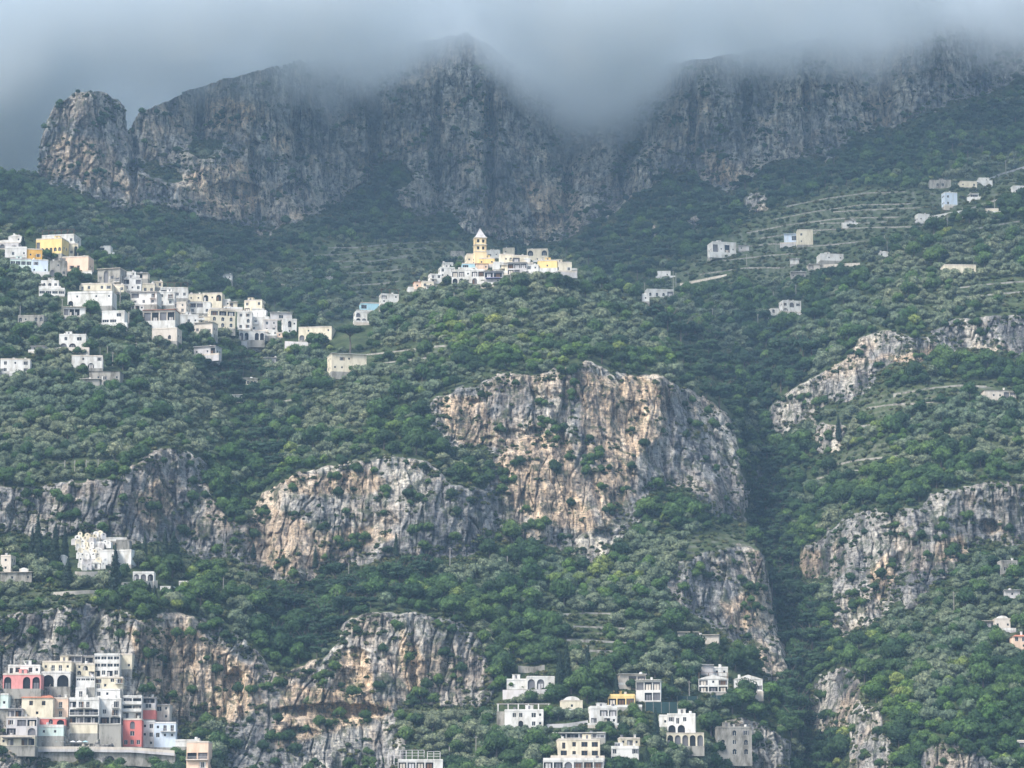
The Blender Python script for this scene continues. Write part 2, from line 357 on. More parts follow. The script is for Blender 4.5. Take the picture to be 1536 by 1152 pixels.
def nz(nt, vec, scale, detail=4, rough=.55, stretch=None):
    n = nt.nodes.new('ShaderNodeTexNoise'); n.inputs['Scale'].default_value = scale
    n.inputs['Detail'].default_value = detail; n.inputs['Roughness'].default_value = rough
    if stretch:
        mp = nt.nodes.new('ShaderNodeMapping'); mp.inputs['Scale'].default_value = stretch
        nt.links.new(vec, mp.inputs[0]); vec = mp.outputs[0]
    nt.links.new(vec, n.inputs['Vector'])
    return n.outputs[0]

m_ter, t_, b_ = new_mat('rock_and_soil', .92)
geo = t_.nodes.new('ShaderNodeNewGeometry'); pos = geo.outputs['Position']
def at_(n):
    a = t_.nodes.new('ShaderNodeAttribute'); a.attribute_name = n; return a.outputs['Fac']
streak = nz(t_, pos, 1.0, 5, .6, (.22, .05, .028))
patch = nz(t_, pos, .035, 5, .6)
blot = nz(t_, pos, .5, 5, .65)
fine_s = nz(t_, pos, 1.0, 6, .7, (.9, .2, .11))
sm = t_.nodes.new('ShaderNodeMath'); sm.operation = 'MULTIPLY_ADD'; t_.links.new(fine_s, sm.inputs[0]); sm.inputs[1].default_value = .55
sm2 = t_.nodes.new('ShaderNodeMath'); sm2.operation = 'MULTIPLY_ADD'; t_.links.new(streak, sm2.inputs[0]); sm2.inputs[1].default_value = .62; sm2.inputs[2].default_value = -.085
t_.links.new(sm2.outputs[0], sm.inputs[2]); streak = sm.outputs[0]
grey = ramp(t_, streak, [(.36, (.06, .064, .07)), (.44, (.19, .19, .185)), (.54, (.34, .33, .31)), (.66, (.55, .53, .49))])
grey = mixc(t_, ramp(t_, blot, [(.42, 0.), (.68, .6)]), grey, (.42, .41, .38))
macro = nz(t_, pos, 1.0, 4, .6, (.05, .02, .014))
grey = mixc(t_, 1., grey, ramp(t_, macro, [(.36, (.50, .52, .56)), (.5, (1., 1., 1.)), (.64, (1.32, 1.28, 1.2))]), 'MULTIPLY')
tan = ramp(t_, streak, [(.35, (.10, .088, .08)), (.43, (.32, .25, .18)), (.53, (.57, .44, .31)), (.66, (.72, .61, .48))])
tanf = t_.nodes.new('ShaderNodeMath'); tanf.operation = 'MULTIPLY_ADD'
t_.links.new(at_('tan'), tanf.inputs[0]); tanf.inputs[1].default_value = .9
t_.links.new(ramp(t_, patch, [(.48, 0.), (.64, .6)]), tanf.inputs[2])
rockc = mixc(t_, tanf.outputs[0], grey, tan)
bed = nz(t_, pos, 1.0, 3, .6, (.05, .05, .55))
rockc = mixc(t_, 1., rockc, ramp(t_, bed, [(.455, (1., 1., 1.)), (.485, (.42, .42, .44)), (.515, (1., 1., 1.))]), 'MULTIPLY')
micro = nz(t_, pos, 1.0, 6, .78, (.75, .4, .5))
rockc = mixc(t_, 1., rockc, ramp(t_, micro, [(.36, (.50, .51, .54)), (.46, (1.05, 1.05, 1.05)), (.56, (1.3, 1.29, 1.27)), (.66, (1.55, 1.53, 1.48))]), 'MULTIPLY')
seep = nz(t_, pos, 1.0, 4, .6, (.32, .12, .018))
rockc = mixc(t_, 1., rockc, ramp(t_, seep, [(.40, (.36, .37, .40)), (.455, (.95, .95, .95)), (.6, (1.1, 1.09, 1.06))]), 'MULTIPLY')
macro2 = nz(t_, pos, 1.0, 5, .65, (.028, .01, .007))
rockc = mixc(t_, 1., rockc, ramp(t_, macro2, [(.38, (.75, .77, .80)), (.5, (1.08, 1.07, 1.06)), (.62, (1.38, 1.34, 1.26))]), 'MULTIPLY')
moss = ramp(t_, nz(t_, pos, .16, 6, .7), [(.52, 0.), (.60, .75)])
rockc = mixc(t_, moss, rockc, (.065, .085, .04))
soil = ramp(t_, nz(t_, pos, .12, 6, .65), [(.35, (.030, .048, .018)), (.5, (.055, .085, .028)), (.62, (.085, .105, .045)), (.75, (.15, .14, .085))])
grass = ramp(t_, nz(t_, pos, .25, 6, .65), [(.35, (.045, .065, .028)), (.5, (.075, .11, .038)), (.6, (.10, .12, .055)), (.72, (.17, .155, .10))])
gc = mixc(t_, at_('terrace'), soil, grass)
gc = mixc(t_, at_('wallface'), gc, (.27, .26, .235))
base = mixc(t_, ramp(t_, at_('rock'), [(.35, 0.), (.65, 1.)]), gc, rockc)
t_.links.new(base, b_.inputs['Base Color'])
bmp = t_.nodes.new('ShaderNodeBump'); bmp.inputs['Strength'].default_value = 1.0; bmp.inputs['Distance'].default_value = 2.2
hb = t_.nodes.new('ShaderNodeMath'); hb.operation = 'ADD'
t_.links.new(nz(t_, pos, 1.0, 6, .7, (.9, .4, .35)), hb.inputs[0]); t_.links.new(blot, hb.inputs[1])
t_.links.new(hb.outputs[0], bmp.inputs['Height']); t_.links.new(bmp.outputs[0], b_.inputs['Normal'])

co = np.stack([Xf, Yf, Zf], -1).reshape(-1, 3)
idx = np.arange(NV).reshape(nv, nu)
q4 = np.stack([idx[1:, :-1], idx[1:, 1:], idx[:-1, 1:], idx[:-1, :-1]], -1).reshape(-1, 4)
ter = mesh_from('terrain', co, q4, m_ter, True)
attr(ter, 'rock', RK); attr(ter, 'tan', TANM); attr(ter, 'terrace', TMs)
wf = TMs*(np.clip((.16-saw)/.1, 0, 1))*(noise(X/20, Z/9, 0*X, 5) > -.2)
attr(ter, 'wallface', blur(wf, 1))
o_ter = bpy.data.objects.new('terrain', ter); COL.objects.link(o_ter); o_ter['kind'] = 'structure'

# the mountain goes on past both edges of the photograph
FLANK = []
for sgn, j in ((-1, 0), (1, nu-1)):
    cx_, cy_, cz_ = Xf[::6, j], Yf[::6, j], Zf[::6, j]; cols = []
    for k in range(26):
        x_ = cx_+sgn*k*32.; f_ = min(1, k/3)
        cols.append(np.stack([x_, cy_+f_*(30*fbm(x_/120, cz_/120, 0*x_, 3, 301)+9*fbm(x_/30, cz_/30, 0*x_, 3, 302)), cz_-f_*2+f_*14*fbm(x_/90, cy_/90, 0*x_, 3, 303)], -1))
    g_ = np.array(cols[::-1] if sgn < 0 else cols); na, nb = g_.shape[:2]
    i_ = np.arange(na*nb).reshape(na, nb); q_ = np.stack([i_[:-1, 1:], i_[1:, 1:], i_[1:, :-1], i_[:-1, :-1]], -1).reshape(-1, 4)
    fm = mesh_from('terrain_flank', g_.reshape(-1, 3), q_, m_ter, True)
    attr(fm, 'rock', np.repeat(RK[::6, j][None], na, 0)*.8)
    o_ = bpy.data.objects.new('hillside', fm); COL.objects.link(o_); o_['kind'] = 'structure'
    rs_ = np.random.RandomState(3); a_ = rs_.uniform(0, na-1.01, 7000); b_2 = rs_.uniform(0, nb-1.01, 7000)
    ia, ib = a_.astype(int), b_2.astype(int); fa, fb = (a_-ia)[:, None], (b_2-ib)[:, None]
    pt = g_[ia, ib]*(1-fa)*(1-fb)+g_[ia+1, ib]*fa*(1-fb)+g_[ia, ib+1]*(1-fa)*fb+g_[ia+1, ib+1]*fa*fb
    FLANK.append(pt[RK[::6, j][ib] < .5])
FLANK = np.vstack(FLANK)
# ------------------------------------------------------------------ foliage
def leafmat(name, c0, c1, c2, trans=.25):
    m, t, b = new_mat(name, .75)
    oi = t.nodes.new('ShaderNodeObjectInfo'); g = t.nodes.new('ShaderNodeNewGeometry')
    col = ramp(t, oi.outputs['Random'], [(0., c0), (.5, c1), (1., c2)])
    big = nz(t, g.outputs['Position'], .02, 3, .5)
    col = mixc(t, 1., col, ramp(t, big, [(.35, (.8, .9, .85)), (.65, (1.2, 1.1, 1.0))]), 'MULTIPLY')
    tc = t.nodes.new('ShaderNodeTexCoord')
    lf = nz(t, tc.outputs['Object'], 1.0, 4, .75)
    col = mixc(t, 1., col, ramp(t, lf, [(.35, (.32, .37, .38)), (.5, (.95, .97, .95)), (.65, (1.9, 1.82, 1.6))]), 'MULTIPLY')  # random leaf tone; dark spots paint in the shaded gaps between clumps
    t.links.new(col, b.inputs['Base Color'])
    tr = t.nodes.new('ShaderNodeBsdfTranslucent'); t.links.new(col, tr.inputs[0])
    mx = t.nodes.new('ShaderNodeMixShader'); mx.inputs[0].default_value = trans
    t.links.new(b.outputs[0], mx.inputs[1]); t.links.new(tr.outputs[0], mx.inputs[2])
    t.links.new(mx.outputs[0], t.nodes['Material Output'].inputs[0])
    return m
M_OLIVE = leafmat('olive_leaves', (.115, .15, .10), (.155, .195, .13), (.205, .24, .165))
M_OAK = leafmat('broad_leaves', (.024, .054, .024), (.045, .092, .032), (.085, .15, .045))
M_BRIGHT = leafmat('fresh_leaves', (.06, .125, .03), (.10, .17, .04), (.19, .23, .07))
M_PINE = leafmat('pine_needles', (.016, .042, .024), (.024, .056, .028), (.038, .074, .032), .1)
M_CYP = leafmat('cypress_needles', (.010, .024, .017), (.013, .030, .019), (.018, .036, .021), .08)
M_SCRUB = leafmat('scrub_leaves', (.04, .07, .028), (.07, .10, .04), (.12, .125, .06))
M_BARK, t_, b_ = new_mat('bark', .95)
g_ = t_.nodes.new('ShaderNodeNewGeometry')
t_.links.new(ramp(t_, nz(t_, g_.outputs['Position'], 3., 4, .6, (1, 1, .2)), [(.35, (.06, .05, .04)), (.7, (.17, .145, .12))]), b_.inputs['Base Color'])

def crown(name, lobes, nleaf, size, mat, seed, core=True, up=.25):
    """leaf clumps spread over and through several lobes"""
    rs = np.random.RandomState(seed)
    vol = np.array([l[3]*l[4]*l[5] for l in lobes])**.67; pr = vol/vol.sum()
    k = rs.choice(len(lobes), nleaf, p=pr); Lb = np.array(lobes)[k]
    d = rs.normal(size=(nleaf, 3)); d /= np.linalg.norm(d, axis=1)[:, None]
    r = 1-.45*rs.rand(nleaf)**2.2
    lump = 1+.16*fbm(d[:, 0]*2+k, d[:, 1]*2, d[:, 2]*2, 2, seed)+.0
    p = Lb[:, :3]+d*Lb[:, 3:6]*(r*lump)[:, None]
    n = d*[1, 1, 1]+rs.normal(size=(nleaf, 3))*.55+[0, 0, up]; n /= np.linalg.norm(n, axis=1)[:, None]
    a = np.cross(n, rs.normal(size=(nleaf, 3))); a /= np.linalg.norm(a, axis=1)[:, None]+1e-9
    b = np.cross(n, a); s = size*(.6+.8*rs.rand(nleaf))[:, None]
    q = np.stack([p-a*s, p-b*s*.7, p+a*s, p+b*s*.7+n*s*.3], 1).reshape(-1, 3)
    f = np.arange(nleaf*4).reshape(-1, 4)
    if core:
        import bmesh
        for l in lobes:
            bm = bmesh.new(); bmesh.ops.create_icosphere(bm, subdivisions=2, radius=1.0)
            c = np.array([v.co[:] for v in bm.verts]); c = c*(.80+.14*fbm(c[:, 0]*2, c[:, 1]*2, c[:, 2]*2+l[0], 2, seed)[:, None])*np.array(l[3:6])+np.array(l[:3])
            tri = np.array([[v.index for v in fc.verts]+[fc.verts[2].index] for fc in bm.faces])
            f3 = tri+len(q); bm.free()
            q = np.vstack([q, c]); f = np.vstack([f, f3])
    me = bpy.data.meshes.new(name)
    fl = [tuple(dict.fromkeys(x)) for x in f.tolist()]
    me.from_pydata(q.tolist(), [], fl); me.materials.append(mat); me.update()
    return me

def tube(pts, rad, n=6):
    vs, fs = [], []
    for i, (p, r) in enumerate(zip(pts, rad)):
        p = Vector(p); d = (Vector(pts[min(i+1, len(pts)-1)])-Vector(pts[max(i-1, 0)])).normalized()
        a = d.cross(Vector((.3, .9, .1))).normalized(); b = d.cross(a)
        for k in range(n):
            w_ = 2*math.pi*k/n; vs.append(p+(a*math.cos(w_)+b*math.sin(w_))*r)
    for i in range(len(pts)-1):
        for k in range(n): fs.append((i*n+k, i*n+(k+1) % n, (i+1)*n+(k+1) % n, (i+1)*n+k))
    fs.append(tuple(range((len(pts)-1)*n, len(pts)*n))); fs.append(tuple(range(n-1, -1, -1)))
    return vs, fs
def trunk(name, h, r, limbs, seed):
    rr = random.Random(seed); V, Fc = [], []
    def add(p, q):
        v, f = tube(p, q); o = len(V); V.extend(v); Fc.extend([tuple(i+o for i in x) for x in f])
    top = (rr.uniform(-.3, .3), rr.uniform(-.3, .3), h)
    add([(0, 0, -1.5), (0, 0, 0), (top[0]*.3, top[1]*.6, h*.5), top], [r*1.3, r, r*.75, r*.55])
    for i in range(limbs):
        w_ = 2*math.pi*i/limbs+rr.random(); l = h*.7
        add([(top[0]*.6, top[1]*.6, h*.7), (math.cos(w_)*l*.5, math.sin(w_)*l*.5, h*1.15), (math.cos(w_)*l, math.sin(w_)*l, h*1.55)], [r*.5, r*.35, r*.15])
    me = bpy.data.meshes.new(name); me.from_pydata(V, [], Fc); me.materials.append(M_BARK); me.update()
    return me

def lob(seed, n, R, H, spread, flat=.75, base=0.):
    rr = random.Random(seed); o = []
    for i in range(n):
        w_ = 2*math.pi*(i+rr.random()*.6)/n; q = spread*(0 if i == 0 else rr.uniform(.7, 1.1))
        s = R*rr.uniform(.5, .78) if i else R*.85
        o.append((math.cos(w_)*q, math.sin(w_)*q, base+H*rr.uniform(.5, .72)+(H*.12 if i == 0 else 0), s, s*rr.uniform(.85, 1.1), s*flat*rr.uniform(.85, 1.15)))
    return o
KINDS = {}
def kind(name, cat, vs): KINDS[name] = (cat, vs)
kind('olive_tree', 'olive tree', [(crown('crown', lob(s, 6, 2.6, 4.6, 1.7), 950, .30, M_OLIVE, s), trunk('trunk', 2.2, .3, 4, s)) for s in (1, 2, 3, 4)])
kind('broadleaf_tree', 'tree', [(crown('crown', lob(s, 8, 3.3, 7.0, 2.2, .85), 1250, .34, M_OAK, s), trunk('trunk', 3.4, .32, 4, s)) for s in (11, 12, 13, 14)])
kind('leafy_tree', 'tree', [(crown('crown', lob(s, 7, 2.9, 5.6, 1.8, .85), 1050, .30, M_BRIGHT, s), trunk('trunk', 2.6, .26, 4, s)) for s in (21, 22)])
kind('pine_tree', 'pine tree', [(crown('crown', lob(s, 9, 3.4, 9.5, 2.6, .5), 1300, .34, M_PINE, s), trunk('trunk', 6.0, .34, 5, s)) for s in (31, 32)])
kind('shrub', 'shrub', [(crown('shrub', lob(s, 4, 1.25, 1.3, .8, .7), 330, .22, M_SCRUB, s), None) for s in (41, 42, 43)])

# density of planting, kind by place (picture zones are only an address book for the slopes)
def zmask(polys, wob=8):
    wu = GU+wob*fbm(GU/30, GV/30, 0*GU, 3, 131); wv = GV+wob*fbm(GU/30, GV/30, 0*GU, 3, 133)
    r = np.zeros(GU.shape, bool)
    for p in polys: r |= inpoly(wu, wv, P(p) if isinstance(p, str) else p)
    return r.astype(np.float32)
Z_OLIVE = zmask(["-220 470 60 440 180 490 290 520 330 570 340 640 320 690 220 672 150 715 -220 740",
  "540 500 600 450 680 425 760 430 880 425 960 450 1000 500 1010 540 930 535 850 530 780 540 720 520 660 520 560 545",
  "400 560 520 545 640 560 600 600 560 650 480 670 400 640", "1180 500 1230 480 1300 430 1400 370 1500 340 1740 330 1740 475 1500 478 1400 490 1330 500 1280 505 1230 540",
  "1380 620 1540 600 1740 600 1740 720 1560 720 1500 700 1420 690 1370 720 1340 690", "600 840 900 850 1000 900 900 960 820 940 760 900 640 870",
  "1360 920 1440 880 1740 850 1740 1000 1500 1000 1400 970 1330 980", "900 830 1000 800 1060 800 1000 860", "600 1060 740 1050 740 1130 620 1120", "-220 620 -220 450 60 440 100 640"])
Z_DARK = zmask(["190 320 320 345 400 360 500 310 560 290 690 310 690 370 560 365 480 350 420 400 300 380 180 340",
  "830 360 930 305 1000 260 1050 285 1150 240 1260 215 1320 200 1740 120 1740 180 1300 275 1180 300 1080 350 1000 400 960 440 880 410",
  "1080 480 1180 480 1120 560 1140 640 1130 780 1170 950 1200 1180 1250 1180 1240 950 1170 760 1170 640 1230 540",
  "380 900 520 830 640 830 640 890 520 920 480 990 400 980", "280 560 360 620 380 730 420 700 400 560 330 540", "980 480 1060 500 1100 560 1110 640 1040 580"])
Z_BRIGHT = zmask(["640 490 760 490 860 520 900 560 760 560 660 540", "1190 790 1230 780 1250 830 1200 870 1180 830","1330 640 1420 600 1420 650 1300 720 1240 700", "1280 1000 1500 1080 1540 1152 1250 1152", "1300 220 1540 180 1540 240 1350 260 1270 270", "780 840 960 860 980 900 900 900 820 880", "1110 560 1160 560 1140 600 1110 600", "250 870 330 840 340 900 260 900", "380 640 470 640 440 720 380 720", "500 860 640 850 650 900 520 900"])
Z_TERR = np.zeros(GU.shape, np.float32)
for p in TERR: Z_TERR = np.maximum(Z_TERR, inpoly(GU, GV, p))
# keep the ground in front of each building clear: (u0, u1, v0, v1)
CLEAR = []
def project(x, y, z):
    z = z-CZ; f = y*math.cos(PITCH)+z*math.sin(PITCH); up = -y*math.sin(PITCH)+z*math.cos(PITCH)
    return 768+F*x/f, 576-F*up/f

def tfield(arr, u, v):
    x = np.clip((np.asarray(u, float)-U0)/FS, 0, nu-1.001); y = np.clip((np.asarray(v, float)-V0)/FS, 0, nv-1.001)
    i = y.astype(int); j = x.astype(int); fy = y-i; fx = x-j
    return arr[i, j]*(1-fx)*(1-fy)+arr[i, j+1]*fx*(1-fy)+arr[i+1, j]*(1-fx)*fy+arr[i+1, j+1]*fx*fy
def ground(u, v):
    return float(tfield(Xf, u, v)), float(tfield(Yf, u, v)), float(tfield(Zf, u, v))

def plant():
    rs = np.random.RandomState(5)
    n = 190000
    u = rs.uniform(U0, U1, n); v = rs.uniform(10, 1290, n)
    skyv = np.interp(u, fu, SKY)
    T_ = tfield(T2, u, v); rk = tfield(RK, u, v)
    ok = v > skyv+2
    oliv = sample(Z_OLIVE, u, v); dark = sample(Z_DARK, u, v); br = sample(Z_BRIGHT, u, v); te = sample(Z_TERR, u, v)
    r1 = rs.rand(n); n1 = fbm(u/45, v/30, 0*u, 3, 141); n2 = fbm(u/25, v/18, 0*u, 3, 142)
    kd = np.full(n, 1)                       # 0 olive 1 broadleaf 2 leafy 3 pine 4 shrub
    kd = np.where((oliv > .5) & (r1 < .80), 0, kd)
    kd = np.where((oliv < .5) & (dark < .5) & (n1 > .05) & (r1 < .75), 0, kd)
    kd = np.where((r1 > .95) & (dark < .5) & (oliv < .5), 2, kd)
    kd = np.where((br > .5) & (r1 > .5) & (n2 > -.25), 2, kd)
    kd = np.where((dark > .5) & (r1 > .3), 3, kd)
    sc = .52+.85*rs.rand(n)**1.7
    # rock: only scrub, in clumps on its ledges
    onrock = rk > .4
    foot = (tfield(RK, u, v-20) > .5) & ~onrock
    rn = fbm(u/22, v/7, 0*u, 4, 151)+.35*(np.abs(tfield(RS, u, v)-.5) < .3)
    kd = np.where(onrock, 4, kd)
    sc = np.where(onrock, rs.uniform(.3, 1.05, n)**1.3, sc)
    tree_on = onrock & (fbm(u/22, v/7, 0*u, 4, 151) > .42)
    kd = np.where(tree_on, 1, kd); sc = np.where(tree_on, rs.uniform(.35, .7, n), sc)
    kd = np.where(foot & (rs.rand(n) < .9), 4, kd)
    gap = (fbm(u/34, v/11, 0*u, 4, 161) > .33) & (dark < .5) & ~onrock
    kd = np.where(gap & (rs.rand(n) < .85), 4, kd)
    small = ((te > .5) | (rs.rand(n) < .22)) & ~onrock
    kd = np.where(small, 4, kd)
    keep = np.where(onrock, (rn > .24) & (rs.rand(n) < .6), np.where(te > .5, rs.rand(n) < np.where(v > 450, .32, .55), True))
    keep &= ~((te > .5) & (kd != 4) & (rs.rand(n) < .5))
    bigr = np.array([2.5, 3.1, 2.7, 3.2, 1.2])[kd]*sc
    far_ = np.clip((T_-1800)/600, 0, 1)
    sc = np.where(kd == 4, sc*(1+.5*far_), sc)
    ok &= keep
    for (a, b, c, d) in CLEAR:
        h = np.array([18, 24, 20, 30, 6])[kd]*sc*1300/T_
        wd = np.array([7, 9, 8, 9, 3])[kd]*sc*1300/T_
        near = v > c+2
        hit = near & (u > a-wd*.8) & (u < b+wd*.8) & (v < d+h*.5) & (v > c-3)
        ok &= ~hit
    # thin by spacing in the slope
    idx_ = np.where(ok)[0]
    x = T_*(u-768)/F; dist = {}
    order = idx_[np.argsort(-bigr[idx_], kind='stable')] if False else idx_
    got = []
    px = F/T_
    for i in order:
        r = bigr[i]*1.02; rx = r*px[i]; ry = rx*.58
        cx, cyy = int(u[i]//24), int(v[i]//24); hit = False
        for a in (-1, 0, 1):
            for b in (-1, 0, 1):
                for (uu, vv, r2) in dist.get((cx+a, cyy+b), ()):
                    q = (rx+r2)*.5
                    if ((uu-u[i])/q)**2+((vv-v[i])/(q*.58))**2 < 1: hit = True; break
                if hit: break
            if hit: break
        if hit: continue
        dist.setdefault((cx, cyy), []).append((u[i], v[i], rx)); got.append(i)
    got = np.array(got)
    X_ = tfield(Xf, u[got], v[got]); Y_ = tfield(Yf, u[got], v[got]); Z_ = tfield(Zf, u[got], v[got])
    return u[got], v[got], kd[got], sc[got], X_, Y_, Z_, rs.uniform(0, 6.283, len(got))
# ------------------------------------------------------------------ buildings
def plaster(name, c, stain=.35, rough=.9):
    m, t, b = new_mat(name, rough)
    g = t.nodes.new('ShaderNodeNewGeometry')
    n = nz(t, g.outputs['Position'], 1., 5, .65, (.45, .45, .16))
    d = tuple(k*(1-stain)*q for k, q in zip(c, (1, .97, .9)))
    col = ramp(t, n, [(.32, d), (.55, c), (.8, tuple(min(.85, k*1.06) for k in c))])
    t.links.new(col, b.inputs['Base Color']); return m
CM = {k: plaster('plaster_'+k, c, s) for k, c, s in [
    ('white', (.68, .665, .62), .38), ('cream', (.70, .63, .48), .32), ('ochre', (.80, .64, .38), .2), ('yellow', (.78, .58, .25), .2), ('orange', (.76, .44, .10), .2),
    ('peach', (.76, .56, .42), .22), ('pink', (.70, .30, .28), .2), ('red', (.62, .19, .16), .2), ('blue', (.62, .70, .78), .2),
    ('grey', (.52, .50, .49), .3), ('stone', (.33, .315, .275), .65), ('beige', (.60, .54, .46), .3), ('brown', (.20, .155, .14), .5), ('mint', (.62, .72, .66), .2),
    ('tile', (.50, .20, .12), .4), ('slate', (.16, .16, .17), .3), ('pavement', (.42, .41, .39), .3), ('iron', (.05, .05, .055), .2), ('wood', (.14, .08, .045), .3),
    ('pole', (.34, .32, .29), .3), ('painted_shade', (.018, .02, .024), .2), ('net', (.02, .05, .05), .2), ('canvas', (.78, .80, .82), .1), ('bluecanvas', (.05, .07, .25), .1), ('green', (.03, .22, .16), .2), ('skyblue', (.42, .66, .74), .2)]}
M_GLASS, t_, b_ = new_mat('window_glass', .12); b_.inputs['Base Color'].default_value = (.012, .018, .028, 1); b_.inputs['Specular IOR Level'].default_value = .35

class MB:
    def __init__(s): s.v = []; s.f = []
    def box(s, x0, x1, y0, y1, z0, z1):
        o = len(s.v); s.v += [(x, y, z) for x in (x0, x1) for y in (y0, y1) for z in (z0, z1)]
        s.f += [tuple(o+i for i in q) for q in ((0, 1, 3, 2), (4, 6, 7, 5), (0, 4, 5, 1), (2, 3, 7, 6), (0, 2, 6, 4), (1, 5, 7, 3))]
    def prism(s, pts, y0, y1):
        """pts (x, z) outline extruded from y0 to y1"""
        o = len(s.v); n = len(pts); s.v += [(x, y0, z) for x, z in pts]+[(x, y1, z) for x, z in pts]
        s.f.append(tuple(range(o, o+n))); s.f.append(tuple(range(o+2*n-1, o+n-1, -1)))
        for i in range(n): s.f.append((o+i, o+n+i, o+n+(i+1) % n, o+(i+1) % n))
    def add(s, vf):
        o = len(s.v); s.v += [tuple(p) for p in vf[0]]; s.f += [tuple(i+o for i in q) for q in vf[1]]
    def build(s, name, mat, parent=None, loc=None, rz=0):
        me = bpy.data.meshes.new(name); me.from_pydata(s.v, [], s.f); me.materials.append(CM[mat] if isinstance(mat, str) else mat); me.update()
        o = bpy.data.objects.new(name, me); COL.objects.link(o)
        if parent: o.parent = parent
        if loc: o.location = loc; o.rotation_euler = (0, 0, rz)
        return o
def MBx(*a):
    m = MB(); m.box(*a); return m
LAND = []
def empty(name, loc, rz, label, cat, group=None):
    o = bpy.data.objects.new(name, None); COL.objects.link(o); o.location = loc; o.rotation_euler = (0, 0, rz)
    o['label'] = label; o['category'] = cat
    if group: o['group'] = group
    return o
def tag(o, label, cat, group=None):
    o['label'] = label; o['category'] = cat
    if group: o['group'] = group
    return o
TH = .45
def arc(cx, zc, r, ry, n=8, a0=math.pi, a1=0.):
    return [(cx+r*math.cos(a0+(a1-a0)*i/n), zc+ry*math.sin(a0+(a1-a0)*i/n)) for i in range(n+1)]
